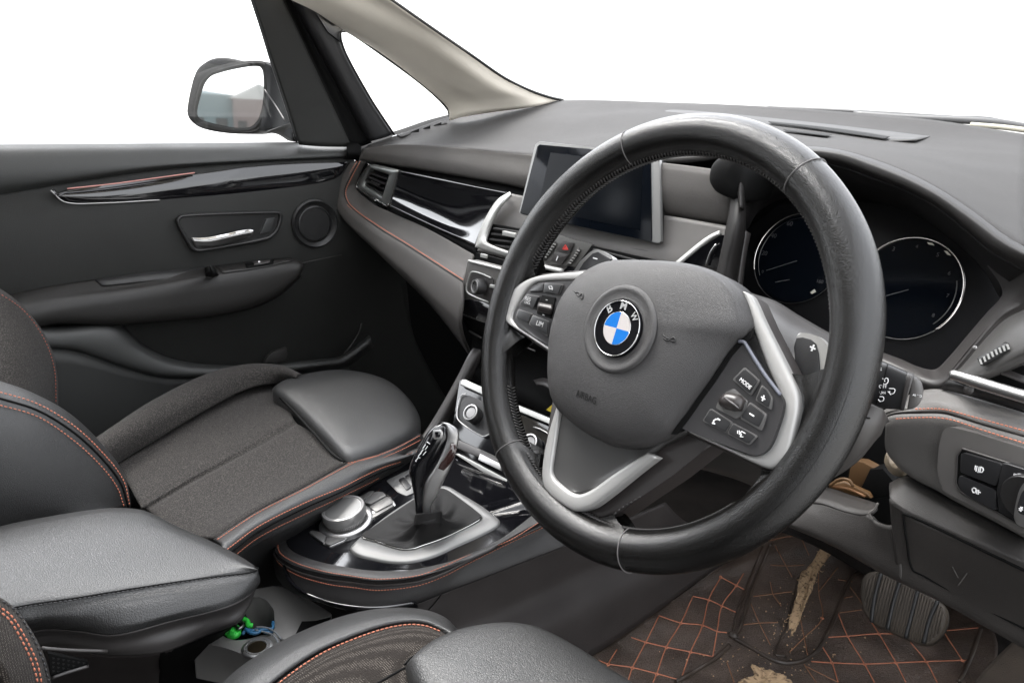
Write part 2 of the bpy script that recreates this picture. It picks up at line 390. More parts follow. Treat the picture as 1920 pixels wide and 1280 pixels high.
def onpath(objs, spec, n=30, lift=.0005, z=None):
    """smooth pixel path draped over surfaces"""
    ox, oy, s = z if z else (0, 0, 1); p = []
    for tok in spec.split(','):
        a = tok.split(); p.append((float(a[0])/s+ox, float(a[1])/s+oy, 0))
    q = cr(p, n); return [on(objs, a[0], a[1], lift)[0] for a in q]
def ontext(objs, s, a, b, m, parent, lift=.0003, name='lettering', up_hint=(0, 0, 1)):
    p, n = on(objs, a[0], a[1], lift); q, n2 = on(objs, b[0], b[1], lift); X = nrm(q-p); n = nrm(n+n2); n = nrm(n-X*(n@X)); return text(name, s, p, q, n, m, parent, up_hint)
def stroke(pts, w, m, parent, name='mark', n=None):
    n = WN if n is None else n; return tube(name, pts, w/2, m, parent, raw=True, k=4)

def strip(name, A, B, m, parent, crown=.0012, t=.006, N=90, k=9):
    """rounded trim strip between two traced edges"""
    a, b = cr(A, N), cr(B, N); V = []
    for s_, h in [(0, -t), (0, -t*.3)]+[(i/(k-1), 0) for i in range(k)]+[(1, -t*.3), (1, -t)]:
        hh = h if h else crown*(1-(2*s_-1)**2)-t*.12*(1 if s_ in (0, 1) else 0)
        V.append(a*(1-s_)+b*s_+WN*hh)
    R_ = len(V); V = np.concatenate(V); F = [(i*N+j, i*N+j+1, (i+1)*N+j+1, (i+1)*N+j) for i in range(R_-1) for j in range(N-1)]
    F += [tuple(i*N for i in range(R_)), tuple(i*N+N-1 for i in range(R_))[::-1]]
    return mesh(name, V, facecam(V, F), m, parent)

def drape(name, A, B, objs, m, parent, lift=.0012, n=26, t=.0006, nv=3):
    """thin patch laid over finished surfaces between two pixel paths"""
    return loft(name, [onpath(objs, A, n, lift), onpath(objs, B, n, lift)], m, parent, nu=n, nv=nv, t=t)
zA=(0,0,2.742); zB=(600,0,2.742); zC=(1220,150,2.742); zD=(0,380,2.742); zE=(600,280,4.795); z6=(900,480,3.2); z7=(1220,580,2.742); z8=(480,680,3.2)
zG=(0,820,2.783); zH=(400,1000,2.743); zI=(1050,950,2.207); zM=(320,60,4.795); zN=(840,330,4.795); zO=(1200,580,4.795); zP=(300,360,4.795)
zQ=(1600,600,3.2); zR=(980,740,5.333); zS=(1320,230,3.2); zT=(1480,580,4.364); zU=(1480,820,4.364); zV=(880,600,9.6); zX=(1060,840,3.84)
# ------------------------------------------------------------------ the setting
gm = mat('pale_ground', (.30, .295, .285), .9, vary=.05)
g = mesh('ground', [(-2500, -2500, -.45), (2500, -2500, -.45), (2500, 2500, -.45), (-2500, 2500, -.45)], [(0, 1, 2, 3)], gm); g['kind'] = 'structure'
fl = box('floor', (0, -.3, -.03), (1.5, 3.0, .04), carpet, bev=0, base=(0, 0, 0)); fl['kind'] = 'structure'
# cabin shell round the visible parts: bulkhead, roof, rear wall, far sill, plus added light blocks
sh = thing('car_shell', 'dark bulkhead, roof lining and rear wall closing the car cabin around the seats', 'car body', (0, .9, -.4))
box('bulkhead', (0, 1.12, .30), (1.5, .04, .85), black, sh, bev=0)
box('roof_front', (0, .10, 1.25), (1.30, .10, .04), beige, sh, bev=.01)
box('roof_rear', (0, -1.20, 1.25), (1.44, 1.48, .04), beige, sh, bev=.01)
for sx in (-1, 1): box('roof_rail', (sx*.58, -.20, 1.24), (.28, .52, .06), beige, sh, bev=.01)  # unseen rails, made wide to cut sky light from the sides
box('added_roof_window', (0, -.20, 1.262), (.9, .52, .005), glassm, sh, bev=0)  # unseen roof opening, added and placed to let light in from above
loft('cowl_light_block', [[G(690,272,'y',.33)-[.03,0,.02], G(843,219.5,'y',.55)-[.02,0,.02], G(1050,188,'y',.75)-[0,0,.02], G(1250,192,'y',.84)-[0,0,.02], G(1600,211,'y',.89)-[0,0,.02], G(1930,253,'y',.87)-[0,0,.02], (.70,.8,.74), (.84,.5,.74)], [(-.84,.3,.60), (-.84,.6,.6), (-.8,1.1,.6), (-.4,1.14,.6), (0,1.14,.62), (.4,1.14,.62), (.84,1.1,.66), (.9,.6,.66)]], black, sh, nu=40, nv=2, t=.004)  # unseen sheet added to stop light leaking down behind the dash
box('dash_end_light_block', (.77, .62, .42), (.14, .70, .62), softd, sh, bev=.01)  # unseen box added to keep stray light out of the driver's footwell
box('driver_side_light_block', (.845, -.95, .12), (.05, 1.0, 1.12), softd, sh, bev=.01)  # unseen wall added to darken the cabin from the driver's side
box('driver_sill', (.845, .2, -.1), (.05, 1.4, .5), softd, sh, bev=.01)
box('rear_bench', (0, -1.3, .2), (1.4, .6, .7), softd, sh, bev=.03)
box('rear_quarter', (.80, -1.65, .95), (.05, .6, .6), softd, sh, bev=.01); box('rear_quarter', (-.80, -1.65, .95), (.05, .6, .6), softd, sh, bev=.01)
box('door_pillar', (.80, -.80, .95), (.05, .24, .6), softd, sh, bev=.01); box('door_pillar', (-.78, -.95, .95), (.05, .14, .6), softd, sh, bev=.01)  # unseen pillars, set wide to hold back side sky light
box('rear_wall', (0, -1.95, .3), (1.5, .04, 1.0), softd, sh, bev=0)
box('sill_panel', (-.79, -.3, .2), (.04, 2.8, .8), black, sh, bev=0)
# buildings that the door mirror reflects
def building(name, label, x, y, w, dep, h, gable, wall, roofm, nwin):
    b = thing(name, label, 'building', (x, y, -.45))
    box('wall', (x, y, -.45+h/2), (w, dep, h), wall, b, bev=0)
    if gable:
        V = [(x-w/2-.3, y-dep/2, h-.45), (x+w/2+.3, y-dep/2, h-.45), (x, y-dep/2, h+gable-.45), (x-w/2-.3, y+dep/2, h-.45), (x+w/2+.3, y+dep/2, h-.45), (x, y+dep/2, h+gable-.45)]
        mesh('roof', V, [(0, 1, 2), (3, 5, 4), (0, 2, 5, 3), (1, 4, 5, 2), (0, 3, 4, 1)], roofm, b, smooth=False)
    for i in range(nwin):
        box('window', (x-w/2+(i+.5)*w/nwin, y+dep/2+.02, h*.45-.45), (w/nwin*.5, .06, h*.3), mat('dark_window', .02, .1), b, bev=0)
building('hall', 'long teal clad hall seen in the door mirror', -9.2, -74, 9.5, 8, 4.9, .5, mat('teal_cladding', (.042, .058, .060), .6), mat('grey_roof', (.12, .15, .16), .6), 5)
building('brick_house', 'red brick gabled house beside the teal hall in the door mirror', -2.2, -73, 4.4, 8, 4.6, 1.3, mat('red_brick', (.058, .047, .044), .8, vary=.2), mat('slate', (.15, .15, .145), .6), 3)

# ------------------------------------------------------------------ windscreen, pillar, quarter window
pil = thing('windscreen_pillar', 'beige cloth covered windscreen pillar rising from the far end of the dashboard', 'pillar', (-.6, .6, .8))
loft('pillar_trim', ['1050 187.5 x-.545, 1030 184, 990 171, 942 147, 880 104, 800 49, 730 0 x-.50, 650 -55 x-.48, 560 -125 x-.45',
      '998 201 x-.545, 975 187, 930 168, 880 135, 820 88, 740 30, 660 -18 x-.52, 585 -68 x-.49, 490 -145 x-.46',
      '922 211 x-.585, 900 190, 872 170, 830 132, 778 92, 700 45, 620 4 x-.545, 530 -46 x-.52, 420 -130 x-.48',
      '866 220 x-.62, 862 200, 848 182, 810 150, 755 112, 680 68, 590 20 x-.6, 500 -24 x-.58, 370 -115 x-.54',
      '842 226 x-.645, 842 207, 826 188, 784 152, 712 98, 640 54, 560 3 x-.64, 470 -40 x-.62, 330 -130 x-.58'], beige, pil, nu=50, nv=5, t=.006)
tube('windscreen_seal', '1056 188 x-.545, 1032 183, 992 169, 944 145, 882 102, 802 47, 732 -2 x-.50, 652 -57 x-.48', .0028, rubber, pil)
qf = thing('quarter_window', 'small triangular quarter window in a dark frame between pillar and door', 'window', (-.68, .35, .75))
loft('window_frame', [  '685 268 x-.735, 640 185, 600 108, 560 32, 525 -35', '700 264 x-.700, 660 190, 618 112, 575 35, 545 -35 x-.69',
      '722 258 x-.690, 682 190, 640 112, 600 45, 560 0 x-.68, 530 -35 x-.68', '737 252 x-.69, 712 215, 691 182, 647 102, 636 67, 634 58 x-.68, 610 35 x-.67, 555 -5 x-.66'], mat('frame_plastic', (.025, .025, .026), .38, bump=('noise', 900, .1)), qf, nu=40, nv=4, t=.01)
loft('frame_corner', ['634 60 x-.68, 640 56, 650 58, 700 92 x-.66, 780 150 x-.655, 822 184 x-.655, 842 208 x-.655', '605 30 x-.66, 625 40, 645 48, 700 82 x-.65, 780 140 x-.645, 828 178 x-.645, 850 208 x-.645'], mat('frame_plastic', .05), qf, nu=40, nv=3, t=.008)
plate('frame_gusset', '590 20, 645 25, 690 75, 655 59, 643 57, 638 66, 641 80, 615 60', MATS['frame_plastic'], qf, d='x-.672', t=.006, bev=0)
plate('glass', '630 50 x-.69, 700 88, 785 150, 830 185, 846 212, 845 222, 736 256, 700 215, 650 120', glassm, qf, t=.003, bev=0)
tube('seal', '739 252 x-.683, 714 215, 693 182, 649 102, 638 68, 641 58, 652 60, 700 92 x-.66, 780 150 x-.655, 820 184, 841 208, 843 219', .0022, rubber, qf)
loft('window_base', ['650 268 x-.76, 737 247, 800 226, 850 213 x-.74', '655 300 x-.72, 745 275, 800 255, 860 235 x-.70'], black, qf, nu=16, nv=2, t=.004)
ws = thing('windscreen', 'clear raked windscreen above the dashboard', 'windscreen', (0, .8, .8))
loft('glass', ['1050 185 x-.545, 992 169, 882 102, 802 47, 652 -57 x-.48', [G(1250,191,'y',.82), G(1250,100,'y',.6), G(1250,0,'y',.42), G(1250,-80,'y',.3)], [G(1925,245,'y',.86), G(1925,150,'y',.72), G(1925,0,'y',.52), G(1925,-100,'y',.4)], [(.66,.75,.79),(.64,.6,.9),(.6,.4,1.05),(.58,.25,1.15)]], glassm, ws, nu=20, nv=6, t=0)
wp = thing('windscreen_wiper', 'black windscreen wiper lying along the lower edge of the glass', 'wiper', (.45, .9, .8))
tube('blade', '1440 203 y.93, 1560 208, 1680 215, 1790 222, 1850 224, 1900 234, 1960 246', .0045, rubber, wp, n=30)
tube('arm', '1600 214 y.92, 1700 221, 1790 225, 1870 230, 1960 246', .006, mat('wiper_arm', .03, .4), wp, n=20, flat=.5)
tube('seal', '1820 234 y.90, 1890 240, 1960 250', .004, mat('yellowed_seal', (.35, .33, .26), .6), wp, n=12)

# ------------------------------------------------------------------ exterior mirror
em = thing('door_mirror', 'grey door mirror with its glass reflecting buildings, outside the far window', 'mirror', (-.98, .3, .72))
hous = mat('mirror_housing', (.010, .010, .010), .6, spec=.06, bump=('noise', 800, .05)); K='M0'
pillow('housing', P('351 208, 362 150, 369 138, 424 120, 474 114, 500 117, 515 128, 520 170, 515 215, 500 238, 470 250, 440 251, 400 246, 373 238, 356 224', 'M-.01'), hous, em, .002, depth=.075, rings=4)
gl = P('370 208, 374 189, 383 160, 390 149, 400 141, 445 129, 486 125, 493 135, 494 180, 488 215, 478 232, 466 239, 437 239, 383 227, 372 220', 'M.004')
gl2 = P('362 212, 366 186, 376 152, 386 142, 400 133, 445 121, 490 117, 501 130, 503 182, 496 220, 482 240, 466 247, 435 248, 378 236, 363 226', 'M.006')
ringplate('bezel', gl2, gl, mat('mirror_bezel', (.014, .014, .013), .6, spec=.08), em, t=.012, dome=.001)
plate('mirror_glass', gl, mat('mirror_glass', (.93, .95, .94), .01, metal=1, spec=1), em, t=.004, bev=0, smooth=80)
loft('mirror_arm', ['496 118 x-.90, 520 132 x-.87, 545 190 x-.80, 562 262 x-.76', '500 170 x-.92, 520 190 x-.88, 540 225 x-.80, 556 262 x-.76', '486 246 x-.93, 510 246 x-.90, 530 253 x-.82, 552 265 x-.76'], mat('mirror_foot', (.004, .0045, .005), .6, spec=.06), em, nu=12, nv=6, t=.006)
tube('arm_seam', '496 168 x-.895, 515 195 x-.87, 534 226 x-.80', .0015, hardg, em, n=10)
loft('mirror_foot_base', ['500 249 x-.86, 520 240, 548 228 x-.78', '520 252 x-.85, 535 252, 552 246 x-.77', '540 264 x-.84, 550 266, 562 266 x-.76'], mat('mirror_bezel', .2), em, nu=10, nv=5, t=.004)
pillow('housing_cap', P('366 142, 372 128, 384 118, 397 111, 412 108, 430 109, 448 115, 455 122, 430 135, 395 140', 'M-.05'), hous, em, .01, depth=.03, rings=6)

# ------------------------------------------------------------------ passenger door
dr = thing('passenger_door', 'dark grey passenger door with gloss black trim strip, silver latch and armrest', 'door', (-.74, 0, 0))
loft('top_roll', ['-260 272 x-.765, 0 270, 275 268.5, 550 266.5, 664 266', '-260 290 x-.735, 0 285, 275 281, 550 276, 662 272', '-260 325 x-.712, 0 318, 275 306, 520 292, 655 284 x-.715',
      '-260 362 x-.712, 0 348, 100 338, 300 312, 480 301, 652 293', '-260 402 x-.725, 0 370, 95 351, 292 322, 474 306, 650 299'], mat('door_top_plastic', (.030, .031, .030), .48, bump=('leather', 800, .25)), dr, nu=50, nv=6, t=.01)
plate('window_pane', '-260 272 x-.775, -260 -140, 462 -140, 562 270', glassm, dr, t=.003, bev=0)
loft('inner_panel', ['-260 395 x-.722, 0 362, 95 346, 292 318, 474 302, 660 292', '-260 470 x-.705, 0 430, 200 400, 400 385, 690 350', '-260 600 x-.70, 0 545, 180 515, 383 492, 560 478, 740 455',
      '-260 660 x-.71, 0 600, 200 580, 400 560, 560 540, 760 520', '-260 760 x-.735, 0 720, 200 690, 400 672, 600 660, 780 640', '-260 1000 x-.75, 100 980, 500 900, 900 850'], doorm, dr, nu=60, nv=8, t=.004)
# gloss trim strip
loft('trim_strip', ['128 354.5 x-.712, 292 335, 400 322, 474 312, 560 306, 651 304', '112 361 x-.706, 210 358, 330 346, 474 332, 560 326, 648 313 x-.708', '104 368 x-.704, 200 375, 365 366, 500 352, 590 342, 640 327 x-.708', '97 357 x-.710, 124 381, 185 384, 365 372, 547 364, 612 351, 634 332 x-.712'], gloss, dr, nu=60, nv=8, t=.004)
tube('trim_reflection', '95 357 x-.705, 122 379, 185 381, 300 375', .0012, silver, dr, n=40)  # silver line standing in for a bright reflection on the strip's lower edge
tube('reflection_line', '126 354 x-.7035, 210 345, 292 334, 365 324', .0012, mat('rose_reflection', (.55, .25, .22), .4), dr, n=30)  # reddish line standing in for a reflection along the gloss strip
# latch recess and handle
hb = P('331 414, 336 406, 345 403, 425 399, 520 396.5, 529 399, 531 406, 525 429, 518 440, 504 450, 425 465, 372 473, 363 471, 356 464, 338 432', 'x-.689')
hi = P('338 415, 342 409, 350 407, 425 403, 516 401, 523 403, 524 408, 519 426, 513 435, 500 444, 425 459, 375 467, 368 465, 362 458, 344 430', 'x-.689')
ringplate('latch_bezel', hb, hi, hard, dr, t=.010, dome=.0008)
plate('latch_recess', P('334 408, 345 403, 524 397, 530 405, 525 429, 504 449, 372 472, 356 464, 338 432', 'x-.6945'), mat('recess_plastic', .018, .3), dr, t=.002, bev=0)
plate('lock_button', P('500 410, 516 408, 508 434, 488 438', 'x-.690'), mat('recess_trim', (.035, .036, .036), .35), dr, t=.004, bev=.001)
h = thing('door_latch', 'silver inner door latch lever set in its dark recess', 'latch', (-.69, 0, .55))
loft('lever', ['359 445 x-.688, 372 445, 388 444, 425 437 x-.682, 448 432, 471 430 x-.672, 477 432', '360 448 x-.686, 388 450 x-.680, 425 443 x-.676, 455 437, 477 433.5 x-.670'], chrome, h, nu=30, nv=4, t=.003)
loft('lever_face', ['360 449 x-.6865, 388 451 x-.681, 425 444 x-.677, 455 438, 476 435 x-.671', '367 464 x-.690, 385 462 x-.686, 400 463, 433 456 x-.685, 470 443 x-.680'], silver, h, nu=30, nv=4, t=.003)
# tweeter
c = G(589, 419, 'x', -.70); lathe('speaker_ring', [(.050, .001), (.050, .006), (.047, .009), (.043, .006), (.037, .000), (.036, .005), (.034, .006), (.033, .002)], c, (1, 0, 0), mat('speaker_ring', .018, .4), dr, n=60)
lathe('speaker_grille', [(.0335, 0), (.033, .004), (.02, .0055), (.001, .006)], c, (1, 0, 0), mat('speaker_cloth', .012, .8, bump=('weave', 900, .8)), dr, n=48)
# armrest
arm_ = loft('armrest', ['-260 650 x-.70, 29 551, 175 524, 383 500, 547 482, 556 486 x-.70', '-260 655 x-.672, 40 562, 255 534, 401 509, 550 486, 562 489 x-.68', '-260 662 x-.652, 55 574, 255 544, 401 520, 530 499, 567 494 x-.665',
      '-260 690 x-.642, 65 592, 255 565, 401 545, 520 522, 569 502 x-.66', '-260 715 x-.648, 84 608, 200 606, 320 598, 438 582, 511 557, 560 520 x-.665', '-260 720 x-.70, 86 612, 200 611, 320 603, 440 587, 514 561, 566 518 x-.70'], softd, dr, nu=60, nv=6, t=.004)
loft('grab_tray', ['178 523 x-.697, 290 508, 384 500', '192 535 x-.680, 300 524, 384 517'], mat('tray_plastic', .022, .5), dr, nu=16, nv=2, t=.002)
drape('pull_recess', '384 503, 392 499, 401 499', '386 519, 398 521, 410 516', [arm_], black, dr, n=8)
drape('switch_panel', '406 500, 470 493, 540 485', '418 513, 482 504, 549 490', [arm_], softd, dr, lift=.0022, n=20)
drape('window_switch_recess', '459 497, 485 493, 514 489', '462 504, 487 501, 512 497', [arm_], black, dr, lift=.0034, n=10)
sw_ = drape('window_switch', '474 495, 490 493, 507 490.5', '476 501, 491 499, 506 496', [arm_], hardg, dr, lift=.0055, n=8)
lathe('switch_glint', [(.0024, 0), (.002, .001), (.0002, .0014)], on(arm_, 486, 496, .006)[0], (1, 0, .5), silver, dr, n=12)
tube('panel_seam', '562 494 x-.694, 600 486, 640 478', .001, hardg, dr, n=12)
# map pocket
loft('map_pocket_lip', ['-100 560 x-.70, 88 608, 219 604, 262 642, 310 668, 365 680, 430 684, 511 681, 600 673, 640 666, 692 628 x-.70', '-100 600 x-.652, 92 622, 205 620, 258 655, 310 679, 365 689, 430 690, 511 686, 600 678, 642 671, 694 633 x-.66',
      '-100 630 x-.645, 98 648, 146 652, 219 677, 292 699, 330 703, 400 702, 511 696, 610 684, 646 678, 697 640 x-.655', '-100 650 x-.66, 100 655, 148 661, 219 686, 292 707, 330 711, 400 710, 511 705, 610 696, 650 688 x-.68, 700 650 x-.68'], mat('pocket_plastic', (.036, .037, .036), .45, bump=('leather', 800, .2)), dr, nu=70, nv=5, t=.004)
loft('map_pocket_wall', ['-100 640 x-.652, 100 653, 148 660, 219 684, 292 705, 330 709, 400 708, 511 703, 650 685 x-.68', '-100 800 x-.66, 100 790, 300 790, 500 770, 700 740 x-.69', '-100 1000 x-.69, 200 980, 500 900, 800 840 x-.70'], mat('pocket_plastic', .045), dr, nu=40, nv=5, t=.004)
bk = plate('pocket_hook', P('497 680 x-.665, 503 668, 512 660, 538 652, 540 664, 536 675, 520 680', 'x-.665'), softd, dr, t=.01, bev=.002)
tube('pocket_edge', '645 664 x-.69, 658 648, 672 625, 678 606', .0022, softd, dr, n=16)
# mirror triangle of the door and the seals
loft('mirror_triangle', ['562 272 x-.728, 558 263, 540 205, 511 117, 492 55, 474 0, 455 -60', '602 275 x-.718, 600 264, 575 195, 545 115, 515 40, 500 0, 478 -60', '660 276 x-.712, 655 265, 620 190, 585 115, 550 40, 530 0, 505 -60'], doorm, dr, nu=30, nv=6, t=.01)
loft('window_seal', ['657 267 x-.718, 622 190, 587 115, 552 40, 532 0, 507 -60', '675 275 x-.728, 640 200, 600 122, 565 48, 545 0, 520 -60', '697 268 x-.72, 660 196, 620 120, 578 45, 560 8, 530 -60'], black, dr, nu=30, nv=3, t=.008)
tube('glass_edge', '556 264 x-.722, 538 205, 509 117, 490 55, 472 0, 453 -60', .0025, rubber, dr, n=30)
loft('panel_end_cap', ['650 268 x-.71, 668 268, 678 274 x-.70', '652 285 x-.69, 668 288, 676 292 x-.69', '650 300 x-.70, 664 300, 672 304 x-.70'], black, dr, nu=10, nv=5, t=.006)
# ------------------------------------------------------------------ dashboard
da = thing('dashboard', 'dark grey dashboard with gloss black trim, orange double stitching, vents and dials', 'dashboard', (0, .35, .5))
def patch(name, rows, m, parent, lift=.003, t=.0015, nu=30, nv=3):
    return loft(name, [toward(P(r), lift) for r in rows], m, parent, nu=nu, nv=nv, t=t)
pad_top = loft('top_pad', ['690 272 y.31, 740 255 y.37, 790 237 y.44, 843 219.5 y.53, 940 203 y.61, 1050 188 y.735, 1250 192 y.83, 1440 200 y.87, 1600 211 y.885, 1750 225 y.88, 1930 253 y.86',
  '688 274 y.305, 745 263 y.36, 800 250 y.41, 860 234 y.50, 950 218 y.58, 1060 205 y.66, 1256 206 y.75, 1500 228 y.78, 1745 255 y.78, 1930 275 y.76',
  '686 276 y.302, 750 268 y.34, 820 258 y.39, 900 245 y.46, 1050 226 y.55, 1240 217 y.66, 1461 242 y.68, 1672 270 y.66, 1930 296 y.62',
  '682 278 y.297, 748 270 y.32, 860 268 y.36, 960 264 y.40, 1200 258 y.45, 1400 262 y.43, 1507 265 y.41, 1632 280 y.42, 1757 315 y.36, 1930 385 y.33',
  '680 279 y.295, 746 271 y.305, 870 278 y.29, 1001 291 y.27, 1160 299 y.27, 1290 296 y.29, 1400 280 y.32, 1507 274 y.30, 1570 280 y.285, 1632 297 y.265, 1695 321 y.24, 1757 352 y.215, 1820 393 y.19, 1882 439 y.165, 1930 468 y.145'], softt, da, nu=90, nv=7, t=.006)
loft('top_pad_face', ['680 279 y.295, 746 271 y.30, 870 278 y.29, 1001 291 y.27, 1160 299 y.27, 1249 306 y.27, 1350 319 y.27, 1388 326 y.27', '679 281 y.292, 744 278 y.298, 868 288 y.288, 1000 303 y.268, 1160 314 y.266, 1249 320 y.266, 1355 334 y.266, 1385 338 y.27',
  '677 288 y.29, 740 293 y.294, 829 305 y.286, 905 318 y.276, 980 331 y.262, 1110 355 y.262, 1249 364 y.262, 1358 381 y.262, 1382 384 y.265', '673 298 y.292, 735 308 y.298, 829 323 y.29, 905 336 y.28, 979 350 y.268, 1110 386 y.268, 1249 401 y.268, 1356 418 y.268, 1378 421 y.27',
  '674 300 y.31, 736 311 y.32, 829 326 y.315, 905 339 y.305, 979 353 y.295, 1249 405 y.295, 1356 421 y.295, 1378 424 y.295'], soft, da, nu=70, nv=6, t=.004)
loft('shadow_gap', ['672 295 y.325, 735 303 y.325, 829 316 y.32, 979 342 y.30, 1249 395 y.30, 1375 418 y.30', '672 318 y.32, 745 335 y.315, 860 360 y.30, 960 378 y.28, 1249 440 y.28, 1370 460 y.28'], black, da, nu=30, nv=2, t=.004)
# demister outlet
demi = mat('demister_panel', (.034, .033, .032), .6, spec=.2, bump=('noise', 1200, .1))
dp_ = patch('demister_panel', ['1242 214 y.69, 1256 206 y.75, 1329 210 y.765, 1500 227 y.78, 1640 243 y.785, 1745 255.5 y.78', '1244 217 y.67, 1300 222, 1461 242 y.69, 1560 256, 1640 264, 1716 263 y.70'], demi, da, lift=.003, nu=40)
for a, b in (('1440 231, 1530 240, 1600 249, 1668 260', '1446 235, 1530 245.5, 1600 256, 1660 264.5'), ('1468 246, 1520 251.5, 1559 256', '1474 249.5, 1515 255, 1550 259.5')):
    drape('demister_slot', a, b, [pad_top, dp_], black, da, lift=.0032, n=40)
patch('side_demister', ['744 253 y.375, 790 239, 835 226 y.50', '752 257 y.37, 795 245, 838 231 y.49'], softt, da, lift=.003)
for i in range(3):
    x = 768+i*21; y = 247-i*6.2; plate('side_slot', toward(P('%f %f, %f %f, %f %f' % (x, y+2, x+17, y-5, x+17, y+1), 'y%.3f' % (.405+i*.03)), .010), black, da, t=.001, bev=0)
# binnacle hood: lip, side strips and cavity
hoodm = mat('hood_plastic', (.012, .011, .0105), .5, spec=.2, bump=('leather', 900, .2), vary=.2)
loft('hood_lip', ['1384 380 y.235, 1384 330 y.255, 1405 292 y.29, 1440 279 y.31, 1507 274 y.30, 1570 280 y.285, 1632 297 y.265, 1695 321 y.24, 1757 352 y.215, 1820 393 y.19, 1882 439 y.165, 1930 468 y.145',
  '1388 385 y.228, 1390 335 y.245, 1412 300 y.272, 1445 287 y.288, 1512 282 y.284, 1575 289 y.27, 1632 308 y.25, 1695 333 y.225, 1757 365 y.20, 1820 409 y.175, 1878 452 y.152, 1930 482 y.135',
  '1393 390 y.23, 1397 343 y.25, 1420 310 y.275, 1450 298 y.29, 1512 294 y.285, 1575 303 y.27, 1632 324 y.25, 1695 349 y.225, 1757 381 y.20, 1820 430 y.175, 1868 467 y.155, 1930 500 y.137',
  '1396 395 y.25, 1402 350 y.27, 1425 318 y.29, 1455 306 y.30, 1512 303 y.297, 1575 312 y.285, 1632 332 y.268, 1695 356 y.242, 1757 389 y.215, 1818 438 y.19, 1862 474 y.17, 1925 508 y.15'], hoodm, da, nu=80, nv=5, t=.003)
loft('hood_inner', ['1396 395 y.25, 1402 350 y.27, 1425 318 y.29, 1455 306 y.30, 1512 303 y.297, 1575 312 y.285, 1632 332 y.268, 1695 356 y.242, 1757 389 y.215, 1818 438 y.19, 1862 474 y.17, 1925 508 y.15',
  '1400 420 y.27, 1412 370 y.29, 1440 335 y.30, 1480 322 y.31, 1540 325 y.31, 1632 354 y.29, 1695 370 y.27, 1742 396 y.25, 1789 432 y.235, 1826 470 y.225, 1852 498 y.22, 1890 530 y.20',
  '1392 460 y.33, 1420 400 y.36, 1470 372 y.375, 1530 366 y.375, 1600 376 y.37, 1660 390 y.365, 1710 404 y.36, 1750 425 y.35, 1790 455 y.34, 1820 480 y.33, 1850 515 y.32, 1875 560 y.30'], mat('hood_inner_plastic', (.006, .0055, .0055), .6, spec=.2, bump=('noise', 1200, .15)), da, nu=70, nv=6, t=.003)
pillow('hood_end', P('1333 335, 1337 312, 1350 296, 1368 288, 1395 288, 1405 330, 1392 378, 1370 372, 1348 362, 1338 350', 'y.25'), black, da, .012, depth=.05)
loft('hood_side', ['1374 345 y.26, 1362 420 y.23, 1345 500 y.22, 1325 580 y.21', '1388 350 y.255, 1380 420 y.222, 1362 500 y.212, 1345 590 y.20', '1396 352 y.265, 1395 425 y.235, 1380 505 y.225, 1370 600 y.215', '1400 360 y.30, 1398 440 y.30, 1388 520 y.30, 1380 610 y.30'], hoodm, da, nu=24, nv=5, t=.003)
loft('hood_side_edge', ['1398 432 y.262, 1392 480, 1384 540 y.25, 1380 600', '1408 438 y.27, 1400 480, 1393 540 y.26, 1390 600'], hardg, da, nu=20, nv=2, t=.003)
# instrument cluster
KN = PLANES['K'][1]; ka = np.array([1., 0, 0]); kb = np.cross(KN, ka); kb = kb if kb[2] > 0 else -kb
plate('cluster_face', '1370 640, 1375 520, 1400 430, 1460 385, 1560 372, 1690 385, 1800 430, 1880 520, 1885 570, 1760 712, 1640 690, 1500 690', mat('cluster_black', (.004, .004, .0045), .45, spec=.15), da, d='K-.004', t=.01)
def dial(c, r, start, end, span, label):
    pts = [c+r*(math.cos(t)*ka+math.sin(t)*kb)+KN*.001 for t in np.linspace(R(start), R(end), 60)]
    o = tube('dial_ring', pts, .0011, mat('dial_ring', (.75, .72, .70), .2, metal=1), da, raw=True)
    lathe('dial_glass', [(r-.0015, -.0015), (r-.002, -.0005), (.0005, -.0005)], c, KN, glass_blk, da, n=64)
    return o
kc = PLANES['K'][0]
def fitk(pts):
    q = np.array([[(G(x, y, 'K', 0)-kc)@ka, (G(x, y, 'K', 0)-kc)@kb] for x, y in pts]); A = np.c_[2*q, np.ones(len(q))]; s = np.linalg.lstsq(A, (q**2).sum(1), rcond=None)[0]
    return kc+s[0]*ka+s[1]*kb, math.sqrt(s[2]+s[0]**2+s[1]**2)
cl, rl = fitk([(1413, 495), (1423, 461), (1436, 442), (1461, 417), (1504, 400), (1419, 524), (1432, 546), (1461, 564), (1486, 569), (1529, 557)])
crr, rr_ = fitk([(1640, 477), (1664, 457), (1689, 447), (1715, 445), (1745, 450), (1776, 467), (1798, 496), (1809, 530), (1804, 561), (1786, 593), (1750, 621)])
dial(cl, rl, 75, 205, 0, ''); dial(crr, rr_, -42, 172, 0, '')
thin = mat('dial_ring_dim', (.12, .12, .12), .3, metal=1)
for c, r, a, b in ((cl, rl, 205, 360), (crr, rr_, 172, 318), (cl, rl*.9, 90, 215), (crr, rr_*.88, -40, 20)):
    tube('dial_inner_ring', [c+r*(math.cos(t)*ka+math.sin(t)*kb)+KN*.0005 for t in np.linspace(R(a), R(b), 50)], .0005, thin, da, raw=True)
for c, r in ((cl, rl), (crr, rr_)):
    for k in range(9):
        t = R(215-k*31); q0 = c+r*.80*(math.cos(t)*ka+math.sin(t)*kb)
        text('dial_number', str(k*20 if c is cl else k), q0-ka*.0035, q0+ka*(.0035 if c is cl and k > 0 else -.0012), KN, mat('dim_print', (.05, .05, .055), .5), da)
ribbons('needle', ['1437 507, 1494 489', '1454 529, 1480 524'], .0005, mat('needle', (.10, .10, .105), .4), da, 'K.003')
